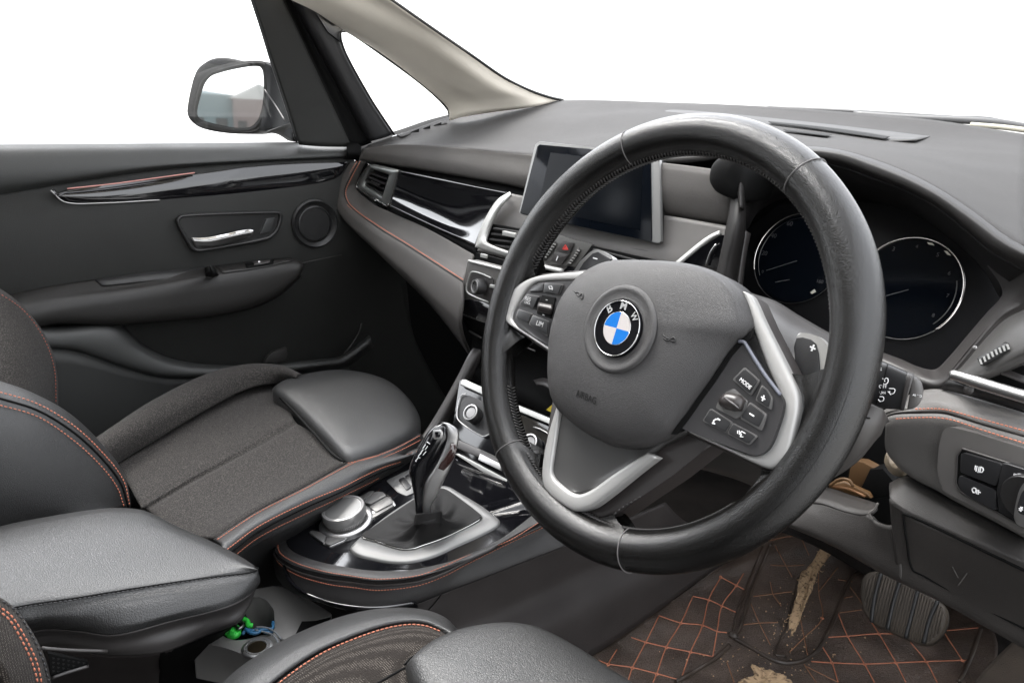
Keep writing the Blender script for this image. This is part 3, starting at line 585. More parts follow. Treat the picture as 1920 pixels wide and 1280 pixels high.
ribbons('needle', ['1652 557, 1703 543'], .0005, mat('needle', .2), da, 'K.003')
for s in ('1738 454, 1748 455.5, 1752 460, 1741 458', '1770 470, 1776 471, 1783 479, 1776 477', '1519 548, 1527 542, 1530 547, 1522 551'):
    plate('dial_marker', s, mat('marker_print', (.5, .48, .42), .4), da, d='K.0015', t=.0005, bev=0)
# frame under and right of the cluster
loft('cluster_frame', ['1600 640 y.26, 1640 655 y.25, 1690 673 y.24, 1722 687 y.23, 1753 692 y.225, 1778 670 y.22, 1815 627 y.22, 1851 585 y.22, 1876 558 y.22, 1879 545 y.22, 1872 528 y.22, 1851 498 y.22',
  '1600 650 y.245, 1640 664 y.235, 1690 682 y.225, 1722 697 y.21, 1758 708 y.20, 1785 684 y.20, 1824 636 y.20, 1862 590 y.20, 1888 562 y.20, 1896 545 y.20, 1890 525 y.195, 1880 500 y.19',
  '1600 662 y.24, 1640 675 y.23, 1690 695 y.215, 1718 712 y.20, 1762 722 y.19, 1793 692 y.19, 1835 642 y.19, 1872 600 y.19, 1900 580 y.185, 1925 565 y.18, 1930 540 y.17, 1930 500 y.15',
  '1600 680 y.25, 1640 690 y.24, 1690 712 y.22, 1722 738 y.21, 1766 733 y.195, 1800 695 y.20, 1845 645 y.20, 1885 602 y.20, 1930 575 y.19, 1935 560 y.19, 1935 540 y.19, 1935 510 y.18'], hardg, da, nu=70, nv=5, t=.004)
# left vent
plate('vent_back', '680 306, 745 318, 728 386, 668 352', black, da, d='y.305', t=.004, bev=0)
sv = P('691 308, 745 320, 729 384, 724 386, 669 352, 671 340', 'y.283'); iv = P('693 316, 728 328, 715 368, 681 348, 681 338', 'y.283')
ringplate('vent_frame', rounded(sv, .003), rounded(iv, .003), mat('vent_frame', (.30, .31, .30), .35, metal=.8), da, t=.012, smooth=False)
tube('vent_frame_edge', '692 308 y.281, 671 341, 669 351, 725 386, 729 383', .0016, chrome, da, n=50)
for i in range(4):
    f = (i+.5)/4; plate('vent_slat', '%f %f, %f %f, %f %f, %f %f' % (693-12*f, 318+28*f, 727-12*f, 330+37*f, 726-12*f, 333+37*f, 692-12*f, 322+28*f), hard, da, d='y.287', t=.012, bev=.0003)
plate('vent_slider', '696 338, 712 345, 709 350, 694 343', hard, da, d='y.282', t=.004)
tube('vent_under_slot', '675 360 y.286, 700 378, 718 388', .0018, black, da, n=10)
# gloss trim
loft('gloss_trim', ['747 320 y.278, 800 331 y.274, 870 345 y.266, 952 361 y.250', '745 330 y.281, 796 345 y.277, 862 361 y.269, 938 374 y.252', '740 350 y.283, 788 371 y.278, 850 393 y.269, 922 400 y.252', '734 370 y.277, 785 395 y.271, 846 422 y.261, 903 432 y.245', '729 385 y.266, 788 413 y.259, 850 441 y.247, 891 461 y.232'], gloss, da, nu=60, nv=8, t=.004)
loft('trim_gap', ['726 386 y.287, 788 415 y.279, 850 443 y.265, 893 463 y.248', '728 400 y.290, 788 430 y.28, 850 460 y.262, 896 484 y.245'], black, da, nu=30, nv=2, t=.004)
# lower stitched pad, far side
R1 = '686 303 y.30, 672 334 y.292, 667 352 y.288, 698 381 y.283, 735 399 y.276, 800 428 y.258, 888 477 y.225'
loft('lower_pad', [R1, '679 303 y.292, 663 334 y.282, 656 356 y.277, 680 398 y.27, 745 434 y.25, 810 468 y.228, 880 505 y.20', '672 304 y.285, 654 336 y.272, 645 361 y.265, 654 384 y.26, 704 424 y.235, 767 463 y.205, 868 528 y.165',
   '664 304 y.284, 642 340 y.266, 636 370 y.257, 648 395 y.25, 700 438 y.225, 775 492 y.19, 866 568 y.15', '656 305 y.288, 633 345 y.268, 627 376 y.258, 645 412 y.25, 700 462 y.225, 780 530 y.185, 862 606 y.15', '662 306 y.33, 648 350 y.32, 648 395 y.31, 680 440 y.30, 735 500 y.27, 800 560 y.24, 872 645 y.20', '680 320 y.40, 690 370 y.42, 700 420 y.42, 730 470 y.40, 780 540 y.38, 830 600 y.34, 890 680 y.30'], soft, da, nu=80, nv=7, t=.004)
for off in (-3.2, 3.2):
    stitch('stitching', '%f 303 y.285, %f %f y.272, %f 361 y.265, %f 384 y.26, %f %f y.235, %f %f y.205, %f %f y.165' % (672+off, 654+off, 336+off*.3, 645+off, 654+off*.9, 704+off*.6, 424-off*.9, 767+off*.4, 463-off, 868+off*.3, 528-off), orange, da, pitch=.0046, r=.0009, lift=.0018, ln=.0038)
tube('pad_seam', toward(P('672 303 y.285, 654 336 y.272, 645 361 y.265, 654 384 y.26, 704 424 y.235, 767 463 y.205, 868 528 y.165'), .0003), .0007, black, da, n=60)
# centre stack face
loft('centre_fascia', ['955 362 y.262, 985 368 y.262, 1100 385 y.262, 1249 404 y.262, 1372 425 y.262', '938 380 y.25, 985 400 y.25, 1100 430 y.25, 1249 458 y.25, 1365 470 y.25', '925 402 y.243, 985 425 y.243, 1070 447 y.243, 1240 487 y.243, 1350 520 y.243',
      '905 445 y.236, 980 470 y.236, 1060 500 y.236, 1200 560 y.236, 1340 620 y.236', '895 470 y.225, 980 492 y.225, 1060 515 y.225, 1200 580 y.225, 1340 640 y.225'], fascia, da, nu=50, nv=6, t=.003)
loft('centre_vent_chrome', [toward(P('956 359 y.250, 934 373 y.240, 917 396 y.234, 902 426 y.228, 892 458 y.222, 890 463 y.221, 950 482 y.221, 1010 497 y.225'), .002), toward(P('958 364 y.248, 943 378 y.236, 926 404 y.230, 912 440 y.224, 909 452 y.219, 912 457 y.219, 952 473 y.219, 1012 489 y.222'), .003)], pearl, da, nu=60, nv=3, t=.004)
plate('centre_vent', '924 420, 990 432, 990 482, 912 452', black, da, d='y.232', t=.004, bev=0)
for i in range(4):
    y = 424+i*10; x = 925-i*3.5; plate('vent_slat', '%f %f, 992 %f, 992 %f, %f %f' % (x, y+3, y+13, y+16.5, x-1, y+6), hard, da, d='y.225', t=.006, bev=.0003)
plate('vent_slider', '942 433, 966 438, 965 446, 941 441', pearl, da, d='y.219', t=.005)
plate('lower_vent_slot', '893 474, 950 489, 948 498, 890 484', black, da, d='y.205', t=.004, bev=0)
plate('slot_tab', '901 475, 913 478, 912 485, 900 482', pearl, da, d='y.203', t=.002)
tube('centre_chrome_bar', '1012 498 y.225, 1035 504, 1054 508', .0034, pearl, da, n=10)
# hazard buttons
plate('button_panel', '1045 440, 1110 459, 1082 500, 1012 494', mat('button_panel', (.10, .098, .092), .45), da, d='y.232', t=.004)
plate('hazard_button', '1055 452, 1075 456, 1068 475, 1043 469', hardg, da, d='y.229', t=.006, bev=.0008, r=.002)
ribbons('hazard_mark', ['1060 459, 1055 467, 1065 468, 1060 459', '1060 463, 1058 466, 1062 466, 1060 463'], .0009, mat('hazard_red', (.75, .08, .07), .4), da, 'y.2285')
plate('lock_button', '1041 472, 1066 477, 1052 497, 1032 489', hardg, da, d='y.229', t=.006, bev=.0008, r=.002)
ribbons('lock_mark', ['1046 481, 1043 488'], .0013, white, da, 'y.2285')
for a, b in (((1042, 455), (1020, 486)), ((1087, 467), (1066, 497))):
    tube('thumb_wheel', '%f %f y.231, %f %f, %f %f' % (a[0], a[1], (a[0]+b[0])/2+1, (a[1]+b[1])/2, b[0], b[1]), .003, hardg, da, n=10)
    for k in range(6):
        f = (k+.6)/6.5; x = a[0]+(b[0]-a[0])*f; y = a[1]+(b[1]-a[1])*f; ribbons('wheel_mark', ['%f %f, %f %f' % (x-2.2, y-.6, x+2, y+.8)], .0009, mat('pale_mark', (.4, .4, .38), .5), da, 'y.2265')
plate('right_centre_vent', '1109 461, 1150 470, 1240 490, 1240 520, 1080 500', black, da, d='y.231', t=.003, bev=0)
for i in range(3): plate('vent_slat', '%f %f, 1240 %f, 1240 %f, %f %f' % (1112-i*7, 466+i*8, 500+i*8, 503+i*8, 1110-i*7, 469+i*8), hard, da, d='y.227', t=.005, bev=.0003)
loft('right_chrome_arc', ['1349 432 y.247, 1330 441 y.243, 1311 454 y.24, 1265 492 y.235', '1351 438 y.245, 1333 447 y.241, 1315 461 y.238, 1274 494 y.233'], pearl, da, nu=20, nv=2, t=.004)
plate('right_gloss_trim', '1349 442, 1362 440, 1350 505, 1278 494, 1316 463', gloss, da, d='y.236', t=.003, bev=0)
tube('right_trim_edge', '1343 458 y.233, 1332 474, 1324 498', .0013, silver, da, n=10)
# display screen
sc_ = PLANES['S']
of = P('1007 268, 1012 265, 1100 275, 1232 294, 1237 299, 1239 452, 1235 456, 1230 455, 976 401, 973 398, 1003 272', 'S0')
inn = P('1012 272, 1100 281, 1218 296, 1222 301, 1221 448, 1217 452, 981 400, 977 397', 'S0')
plate('display_body', P('1010 268, 1100 277, 1236 297, 1238 450, 1234 455, 976 401', 'S-.002'), hard, da, t=.016, bev=.002)
plate('display_frame', of, mat('display_frame', (.20, .20, .195), .4, metal=.5), da, t=.005, bev=.001)
plate('display_glass', P('1012 271, 1100 279, 1214 295, 1220 300, 1222 446, 1221 453, 980 402, 975 399, 1007 275', 'S.0012'), glass_blk, da, t=.004, bev=.0003)
plate('display_area', P('1032 286, 1205 307, 1200 432, 1008 392', 'S.0016'), mat('display_panel', (.0016, .0024, .0038), .12, spec=.10), da, t=.001, bev=0)
loft('display_mount', ['960 388 y.258, 966 402 y.25, 990 412 y.25, 1110 440 y.25, 1236 466 y.25, 1270 455 y.262', '960 395 y.256, 964 408 y.247, 990 420 y.246, 1110 449 y.246, 1240 474 y.246, 1275 465 y.258'], hard, da, nu=30, nv=2, t=.004)
# radio panel
plate('radio_panel', '876 490, 882 488, 960 508, 960 610, 905 604, 862 588, 866 545', mat('radio_panel', (.13, .125, .118), .4, metal=.3), da, d='y.165', t=.012, bev=.0015)
tube('radio_top_edge', '879 489 y.163, 915 498, 950 507', .002, pearl, da, n=10)
plate('radio_gloss', '864 563, 880 561, 905 566, 930 578, 930 606, 905 602, 862 586', gloss, da, d='y.1635', t=.003, bev=.0005)
tube('radio_ring', '921 521 y.163, 900 512, 885 510, 880 518, 875 545, 890 556, 915 566', .0012, pearl, da, n=40)
plate('radio_insert', '886 514, 905 516, 925 524, 925 566, 890 553, 879 544, 882 520', hardg, da, d='y.1632', t=.003, bev=0)
c = G(903, 538, 'y', .160); lathe('radio_knob', [(.0115, -.002), (.0115, .008), (.0105, .011), (.007, .011), (.0065, .0105), (.001, .0105)], c, (-.15, -1, .15), hard, da, n=40)
lathe('radio_knob_ring', [(.0095, .0105), (.0095, .0125), (.0078, .0125), (.0076, .0105)], c, (-.15, -1, .15), silver, da, n=40)
plate('radio_button', '918 533, 930 535, 930 541, 917 539', pearl, da, d='y.161', t=.002)
# dark stack below, behind the wheel
loft('stack_body', ['862 590 y.175, 905 606 y.175, 1060 640 y.20, 1300 680 y.23, 1500 720 y.25', '885 640 y.19, 960 660 y.22, 1060 680 y.25, 1300 760 y.28, 1500 780 y.30', '868 705 y.195, 960 745 y.20, 1060 790 y.22, 1250 830 y.3, 1500 880 y.35'], black, da, nu=24, nv=4, t=.003)
tube('stack_line', '880 620 y.18, 902 633 y.182', .0015, hardg, da, n=6)
tube('stack_line', '967 643 y.19, 985 650, 1003 658', .0012, hardg, da, n=6)
loft('stack_shelf', ['1000 712 y.21, 1020 708, 1040 716, 1060 730', '1005 720 y.20, 1020 722, 1036 732, 1060 745'], hardg, da, nu=10, nv=2, t=.002)
# ------------------------------------------------------------------ steering wheel
sw = thing('steering_wheel', 'black leather steering wheel with round blue and white badge and silver spokes', 'steering wheel', tuple(WC))
def wp_(r, deg, off=0):   # polar on the wheel's plane, degrees clockwise from the top
    t = R(deg); return WC+r*(math.sin(t)*WA+math.cos(t)*WB)+off*WN
RR, RT = .1735, .0168
def rimgeo():
    N, k = 240, 24; V = []; F = []
    for i in range(N):
        a = 360*i/N; t = R(a); e = math.sin(t)*WA+math.cos(t)*WB
        grip = 1+.05*math.exp(-((a-62)/14)**2)+.05*math.exp(-((a-298)/14)**2)
        for j in range(k):
            u = 2*math.pi*j/k; rr = RT*grip; x, y = math.cos(u), math.sin(u)
            V.append(WC+e*(RR+rr*x*(1.0 if x > 0 else 1.0))+WN*rr*1.03*y)
    for i in range(N):
        for j in range(k): F.append((i*k+j, i*k+(j+1) % k, ((i+1) % N)*k+(j+1) % k, ((i+1) % N)*k+j))
    return V, F
V, F = rimgeo(); rim = mesh('rim', V, [f[::-1] for f in F], wheell, sw)
for a in (-24.8, 34.2, -142.7, 162.7):
    t = R(a); e = math.sin(t)*WA+math.cos(t)*WB; c = WC+e*RR; pts = [c+(RT+.0002)*1.02*(math.cos(u)*e+math.sin(u)*WN) for u in np.linspace(-1.9, 2.9, 40)]
    tube('rim_seam', pts, .0005, gthread, rim, raw=True, k=6)
# baseball stitch on the inner side of the rim
for a0, a1 in ((282, 430), (128, 238)):
    V, F = [], []
    for a in np.arange(a0, a1, 1.15):
        for s in (-1, 1):
            t0, t1 = R(a), R(a+.8); e0 = math.sin(t0)*WA+math.cos(t0)*WB; e1 = math.sin(t1)*WA+math.cos(t1)*WB
            u0, u1 = math.pi-.02*s, math.pi-.30*s
            seg = [WC+e0*(RR+(RT+.0006)*math.cos(u0))+WN*(RT+.0006)*math.sin(u0), WC+e1*(RR+(RT+.0007)*math.cos(u1))+WN*(RT+.0007)*math.sin(u1)]
            v, f = tubegeo(seg, .0006, 4); o = len(V); V += v; F += [tuple(x+o for x in g) for g in f]
    mesh('stitching', V, F, mat('rim_thread', (.035, .033, .032), .45), rim)
# leather flares where the rim meets the spokes
def tsurf(deg, u):
    t, u = R(deg), R(u); e = math.sin(t)*WA+math.cos(t)*WB; return WC+e*(RR+RT*1.01*math.cos(u))+WN*RT*1.03*math.sin(u)
def pang(p): v = p-WC; return math.degrees(math.atan2(v@WA, v@WB))
def flare(edge, f0, f1, top=.004, bot=-.012):
    E = cr(P(edge, 'W%g' % top), 14); A_ = np.unwrap(np.radians([pang(e) for e in E])); A_ = np.degrees(A_); rows = []
    fan = [f0*(1-i/13)**2.2+f1*(i/13)**2.2 for i in range(14)]
    for u in (62, 95, 125, 148): rows.append([tsurf(a+f*(1 if u > 90 else 1.15), u) for a, f in zip(A_, fan)])
    mid = [tsurf(a+f*.45, 165)*.45+e*.55+WN*(-.001) for a, f, e in zip(A_, fan, E)]; rows.append(mid); rows.append(list(E+WN*.0)); rows.append(list(E-WN*.004))
    rows.append(list(E+WN*(bot-top))); rows.append([tsurf(a+f, 215) for a, f in zip(A_, fan)])
    return loft('rim_flare', rows, wheell, sw, nu=40, nv=5, t=0)
flare('1483 700, 1497 738, 1499 765, 1493 798, 1480 853, 1463 878, 1446 882, 1428 879', -3, 8)
flare('1004 516, 996 520, 988 521, 962 538, 944 562, 940 584, 947 605, 962 617, 985 632', 6, -6)
flare('1013 850, 1010 880, 1010 908, 1018 938, 1042 964, 1078 979, 1112 973, 1132 968, 1152 963', 9, -7, top=.0, bot=-.016)
for s, o, z in (('1151 964, 1168 950, 1186 940, 1204 929', .0, None),):
    stitch('flare_stitching', P(s, 'W%g' % o), MATS['rim_thread'], rim, pitch=.004, r=.0007, ln=.003, lift=.001)
# dark spoke bodies
spk = mat('spoke_plastic', (.032, .028, .027), .42, bump=('noise', 1500, .1), vary=.1)
plate('spoke', '1040 700, 1090 820, 1150 860, 1240 830, 1300 800, 1345 826, 1310 852, 1260 892, 1205 929, 1152 966, 1112 974, 1080 980, 1048 968, 1020 945, 1010 910, 1014 860, 1030 790', spk, sw, d='W-.006', t=.026, bev=.004, seg=4)
plate('spoke', '1395 545, 1416 560, 1436 605, 1485 702, 1500 738, 1501 768, 1488 830, 1480 858, 1462 880, 1445 886, 1428 882, 1290 815, 1250 780, 1330 600', spk, sw, d='W.002', t=.020, bev=.003, seg=3)
plate('spoke', '1100 505, 1060 509, 1018 513, 985 523, 960 541, 943 562, 939 584, 946 604, 962 617, 1040 669, 1120 640, 1130 540', spk, sw, d='W.001', t=.018, bev=.003, seg=3)
# lower spoke: inner panel and silver V
loft('spoke_panel', ['1046 758 W.006, 1036 850, 1033 884, 1042 899, 1058 914, 1080 924', '1100 800 W.004, 1085 850, 1075 880, 1075 895, 1082 908, 1092 924', '1180 835 W.004, 1160 860, 1140 880, 1120 895, 1108 905, 1102 921', '1290 805 W.006, 1250 825, 1215 850, 1175 875, 1140 898, 1112 916'], mat('lower_spoke_panel', (.038, .037, .036), .45, bump=('noise', 1500, .1), vary=.1), sw, nu=24, nv=6, t=.006)
SV = '1045 757, 1049 762, 1050 770, 1043 810, 1036 855, 1033 882, 1038 895, 1048 906, 1066 920, 1080 926, 1092 925, 1111 916, 1150 888, 1212 848, 1222 850, 1231 857, 1190 888, 1143 926, 1111 950, 1092 957, 1070 957, 1042 938, 1022 918, 1016 900, 1016 865, 1027 815'
strip('silver_trim', P('1045 757, 1027 815, 1017 865, 1016 899, 1022 918, 1042 938, 1070 956, 1080 958, 1092 957, 1111 950, 1143 927, 1190 889, 1231 857', 'W.009'), P('1050 766, 1043 810, 1036 855, 1033 881, 1038 895, 1048 906, 1066 920, 1080 926, 1092 925, 1111 916, 1150 888, 1190 862, 1213 848', 'W.009'), wsilver, sw, crown=.0010, t=.009)
# right spoke: silver frame, switch pad
SF = '1392 545, 1400 547, 1410 557, 1431 603, 1481 703, 1496 737, 1498 765, 1492 798, 1479 853, 1470 868, 1458 876, 1446 879, 1430 875, 1370 847, 1292 811, 1293 806, 1340 826, 1380 843, 1410 853, 1427 848, 1441 832, 1456 800, 1469 768, 1469 748, 1457 726, 1434 675, 1411 618'
strip('silver_frame', P('1402 549, 1410 557, 1431 603, 1481 703, 1496 737, 1498 765, 1492 798, 1479 853, 1470 868, 1458 876, 1446 879, 1430 875, 1370 847, 1292 811', 'W.009'), P('1392 546, 1398 570, 1413 618, 1440 690, 1457 726, 1468 748, 1468 768, 1456 800, 1441 832, 1434 842, 1427 848, 1412 853, 1380 843, 1293 805', 'W.009'), wsilver, sw, crown=.0014, t=.008, N=140)
plate('spoke_filler', '1411 612, 1456 722, 1420 700, 1392 648, 1404 630', hard, sw, d='W.006', t=.006, bev=.0005)
pad = plate('switch_pad', '1386 640, 1396 643, 1402 652, 1432 700, 1464 742, 1469 752, 1466 776, 1450 824, 1440 842, 1428 851, 1412 854, 1380 842, 1280 804, 1270 796, 1274 784, 1300 752, 1345 700, 1374 658', mat('switch_pad_plastic', (.022, .021, .022), .4, bump=('noise', 1500, .08)), sw, d='W.014', t=.012, bev=.0022, seg=4, r=.003)
tube('pad_edge', '1385 640 W.0155, 1395 641, 1401 650, 1432 699, 1463 740', .0014, mat('pad_edge_plastic', (.12, .125, .15), .4), sw, n=30, k=6)
def wbtn(s, off=.0165, parent=pad, m=None, t=.006, r=.0012, bev=.0006): return plate('button', s, m or btn, parent, d='W%g' % off, t=t, bev=bev, r=r, seg=3)
rimb = mat('button_edge', (.09, .088, .086), .4)
wbtn('1396 688, 1424 713, 1407 741, 1373 711', .0160, m=rimb); wbtn('1396 691, 1420 713, 1405 737, 1377 711', .0172)
wbtn('1428 721, 1438 730, 1448 745, 1445 768, 1416 750', .0160, m=rimb); wbtn('1428 724, 1436 731, 1444 745, 1440 763, 1418 749', .0172)
wbtn('1406 753, 1437 776, 1427 807, 1387 784', .0160, m=rimb); wbtn('1406 756, 1432 776, 1422 800, 1389 781', .0172)
wbtn('1332 765, 1373 791, 1362 811, 1317 789', .0160, m=rimb); wbtn('1332 767, 1370 791, 1360 809, 1319 788', .0168)
wbtn('1374 792, 1420 817, 1404 834, 1363 812', .0160, m=rimb); wbtn('1374 794, 1416 817, 1403 831, 1365 811', .0168)
plate('roller_well', '1360 735, 1376 728, 1402 752, 1398 775, 1380 785, 1342 765, 1345 755', rimb, pad, d='W.0155', t=.002, bev=.0003, r=.001)
tube('roller', '1352 752 W.0165, 1372 752, 1394 760 W.0165', [.0035, .0062, .0062, .0062, .004], mat('roller_rubber', (.03, .026, .025), .35), pad, n=16, k=20)
for k in range(5):
    ox = 3.4*k-7; tube('roller_rib', 'p', .0005, hardg, pad, raw=True) if False else tube('roller_rib', P('%f %f W.0222, %f %f W.0228, %f %f W.0222' % (1362+ox*.9+2, 745+ox*.6+3, 1372+ox*.9, 753+ox*.6+2, 1382+ox*.9-3, 762+ox*.6-1)), .0006, gthread, pad, n=6)
pw = lambda x, y, o=.0176: G(x, y, 'W', o)
text('lettering', 'MODE', pw(1388, 712), pw(1407, 729), WN, white, pad, up_hint=None) if False else None
def wtext(s, a, b, m=white, off=.0176, par=None):
    p, q = pw(*a, off), pw(*b, off); X = nrm(q-p); Y = np.cross(WN, X); return text('lettering', s, p, q, WN, m, par or pad, up_hint=Y)
wtext('MODE', (1386, 713), (1406, 730))
ribbons('plus_mark', ['1428 744, 1434 748', '1432.5 741.5, 1429.5 750.5'], .0008, white, pad, 'W.0176')
ribbons('minus_mark', ['1406 775, 1413 779.5'], .0009, white, pad, 'W.0176')
ribbons('phone_mark', ['1337.5 792, 1338.5 788, 1342 785.5, 1346 785.5', '1336 793, 1340 794', '1346 784.5, 1349.5 787'], .0009, white, pad, 'W.0172')
ribbons('voice_mark', ['1383 807, 1383 812', '1386 807, 1386.5 814', '1391 808, 1388 811, 1390 814, 1388 818, 1393 818.5', '1392 809, 1397 812'], .0005, white, pad, 'W.0172')
# left spoke
SL = '1104 508, 1060 511, 1019 515, 988 524, 963 541, 946 563, 942 583, 949 603, 962 613, 1000 638, 1038 663, 1038 656, 1000 631, 972 613, 961 602, 961 590, 969 573, 990 540, 1000 531, 1015 527, 1050 525, 1088 524'
strip('silver_frame', P('1104 508, 1060 511, 1019 515, 988 524, 963 541, 946 563, 942 583, 949 603, 962 613, 1000 638, 1038 664', 'W.009'), P('1094 525, 1055 525, 1018 527, 1000 532, 984 548, 969 573, 961 590, 961 600, 972 612, 1000 631, 1038 656', 'W.009'), wsilver, sw, crown=.0008, t=.008, N=120)
pad2 = plate('switch_pad', '1100 526, 1050 527, 1012 529, 995 538, 980 560, 966 585, 962 600, 972 612, 1000 630, 1040 656, 1080 640', MATS['switch_pad_plastic'], sw, d='W.011', t=.010, bev=.0015, seg=3, r=.003)
wb2 = lambda s, off=.0135, m=None: plate('button', s, m or btn, pad2, d='W%g' % off, t=.005, bev=.0005, r=.001, seg=3)
for s in ('1008 533, 1020 530, 1018 546, 991 546', '1021 530, 1055 533, 1047 552, 1017 547', '988 551, 1011 555, 1000 579, 973 570', '972 579, 998 588, 990 606, 966 596', '998 590, 1029 602, 1026 630, 991 608'):
    a = [tuple(map(float, q.split())) for q in s.split(',')]; cx = sum(q[0] for q in a)/len(a); cy = sum(q[1] for q in a)/len(a)
    wb2(s, .0128, rimb); wb2(','.join('%f %f' % (cx+(q[0]-cx)*.9, cy+(q[1]-cy)*.9) for q in a), .0137)
plate('rocker_well', '1016 553, 1041 558, 1032 597, 1006 588', black, pad2, d='W.0122', t=.002, bev=0)
loft('rocker', ['1010 566 W.0145, 1036 571', '1008 573 W.0175, 1034 579', '1006 583 W.0145, 1032 590'], mat('roller_rubber', .03), pad2, nu=8, nv=4, t=.002)
wtext('LIM', (1005, 609), (1017, 613), off=.0140, par=pad2, m=mat('soft_print', (.45, .45, .45), .5))
ribbons('dial_mark', ['1031 542, 1029 537, 1034 536, 1036 541', '1032 541, 1036 543'], .0007, MATS['soft_print'], pad2, 'W.0140')
wtext('RES', (984, 562), (994, 565), off=.0140, par=pad2, m=MATS['soft_print']); wtext('CNCL', (983, 568), (994, 571), off=.0140, par=pad2, m=MATS['soft_print'])
ribbons('dot_mark', ['1024 562, 1026 562.5', '1018 590, 1021 591'], .0007, MATS['soft_print'], pad2, 'W.0130')
# airbag cover
AO = '1125 500, 1150 491, 1180 488, 1212 488, 1245 489, 1275 492, 1300 496, 1322 502, 1343 510, 1362 521, 1378 534, 1391 549, 1400 565, 1406 583, 1411 602, 1410 618, 1402 630, 1388 641, 1369 662, 1337 711, 1312 745, 1291 774, 1275 796, 1262 812, 1240 826, 1220 834, 1200 839, 1169 840, 1150 836, 1131 828, 1108 817, 1087 803, 1069 789, 1056 776, 1045 757, 1039 735, 1036 705, 1037 667, 1039 640, 1043 618, 1053 583, 1063 560, 1076 541, 1098 517'
air = pillow('airbag_cover', P(AO, 'W.012'), airm, sw, .026, depth=.024, N=160, rings=24, pw=2.5, ctr=G(1160, 616, 'W', .012), n=WN)
plate('cover_gap', '1414 612, 1409 634, 1391 646, 1374 665, 1342 714, 1316 750, 1296 779, 1279 802, 1268 814, 1258 814, 1270 796, 1288 774, 1308 745, 1333 711, 1365 662, 1384 641, 1400 628', black, sw, d='W.0144', t=.001, bev=0)
# badge
EC = on(air, 1158.5, 616)[0]; EC = G(1158.5, 616, 'W', float((EC-WC)@WN))
lathe('badge_dish', [(.036, -.0012), (.0345, .0004), (.0325, .0007), (.031, .0002), (.027, -.0006), (.0245, -.0003), (.0235, -.003)], EC, WN, airm, sw, n=96)
bd = lathe('badge', [(.0232, -.003), (.0232, .0012), (.0226, .0020), (.0223, .0020), (.0220, .0012), (.001, .0012)], EC, WN, mat('badge_black', (.003, .003, .004), .2, spec=.2), sw, n=96)
ringm = mat('badge_chrome', (.6, .6, .6), .12, metal=1)
def ring(name, r0_, r1_, h, m, par): return lathe(name, [(r1_, 0), (r1_, h), (r0_, h), (r0_, 0)], EC+WN*.0010, WN, m, par, n=96)
tube('badge_ring', [EC+WN*.0019+.0222*(math.cos(t)*WA+math.sin(t)*WB) for t in np.linspace(0, 2*math.pi, 97)], .0005, ringm, bd, raw=True)
tube('badge_inner_ring', [EC+WN*.0014+.0133*(math.cos(t)*WA+math.sin(t)*WB) for t in np.linspace(0, 2*math.pi, 81)], .0004, ringm, bd, raw=True)
blue = mat('badge_blue', (.003, .12, .42), .35, spec=.25); whi = mat('badge_white', (.42, .39, .38), .35, spec=.25)
for q in range(4):
    t0 = math.pi/2*q+R(.5); pts = [EC+WN*.0018]+[EC+WN*.0018+.0131*(math.cos(t)*WA+math.sin(t)*WB) for t in np.linspace(t0, t0+math.pi/2, 20)]
    plate('badge_quarter', pts, whi if q in (0, 2) else blue, bd, t=.0008, bev=0)
for ch, a, w in (('B', -44, .0047), ('M', 0, .0060), ('W', 47, .0076)):
    t = R(a); rad = math.sin(t)*WA+math.cos(t)*WB; tan = math.cos(t)*WA-math.sin(t)*WB; c = EC+WN*.0014+rad*.0158
    text('badge_letter', ch, c-tan*w/2, c+tan*w/2, WN, mat('badge_letter', (.34, .34, .34), .4), bd, up_hint=rad, bold=.02)
# relief marks on the cover
relief = mat('relief_plastic', (.010, .0095, .0095), .5)
for s in ('1079 549, 1085 548, 1089 553, 1085 556, 1082 552', '1089 553, 1093 550, 1092 561, 1088 557', '1077 546, 1081 549', '1090 561, 1093 560'):
    tube('horn_mark', onpath(air, s, 8, .0003), .0005, relief, air, raw=True, k=5)
for s in ('1244 628, 1250 634, 1258 636, 1250 639, 1248 634', '1258 636, 1264 632, 1266 641, 1259 638', '1244 634, 1250 638'):
    tube('horn_mark', onpath(air, s, 8, .0003), .0006, relief, air, raw=True, k=5)
p_, n_ = on(air, 1080, 742, .0002); q_, n2 = on(air, 1117, 758, .0002); X = nrm(q_-p_); nn_ = nrm(n_+n2); nn_ = nrm(nn_-X*(nn_@X))
text('lettering', 'AIRBAG', p_, q_, nn_, relief, air, up_hint=np.cross(nn_, X), squash=1.25)
# shift paddles
plate('shift_paddle', '1495 626, 1508 624, 1524 627, 1540 634, 1551 648, 1559 670, 1560 690, 1555 712, 1544 732, 1535 738, 1490 716', wsilver, sw, d='W-.022', t=.006, bev=.002, seg=4, smooth=90)
plate('paddle_face', '1493 633, 1505 632, 1520 636, 1529 644, 1534 662, 1536 690, 1536 737, 1526 734, 1489 714, 1492 700, 1493 685, 1490 668, 1488 650', btn, sw, d='W-.0205', t=.004, bev=.0006)
ribbons('plus_mark', ['1520 650, 1528 654', '1526 647, 1522 657'], .0012, white, sw, 'W-.0203')
plate('shift_paddle', '1070 516, 1088 489, 1107 472, 1115 468, 1122 467, 1131 471, 1150 482, 1151 489, 1140 500, 1150 520', silver, sw, d='W-.022', t=.006, bev=.0016, seg=3, r=.003)
plate('paddle_face', '1080 514, 1094 492, 1111 475, 1121 472, 1146 486, 1130 500, 1140 520', btn, sw, d='W-.0205', t=.003, bev=.0004)
ribbons('minus_mark', ['1112.5 483.5, 1119.5 485.5'], .0011, white, sw, 'W-.0203')
plate('paddle_root', '1053 512, 1064 498, 1081 501, 1074 514', gloss, sw, d='W-.024', t=.006, bev=.0008)

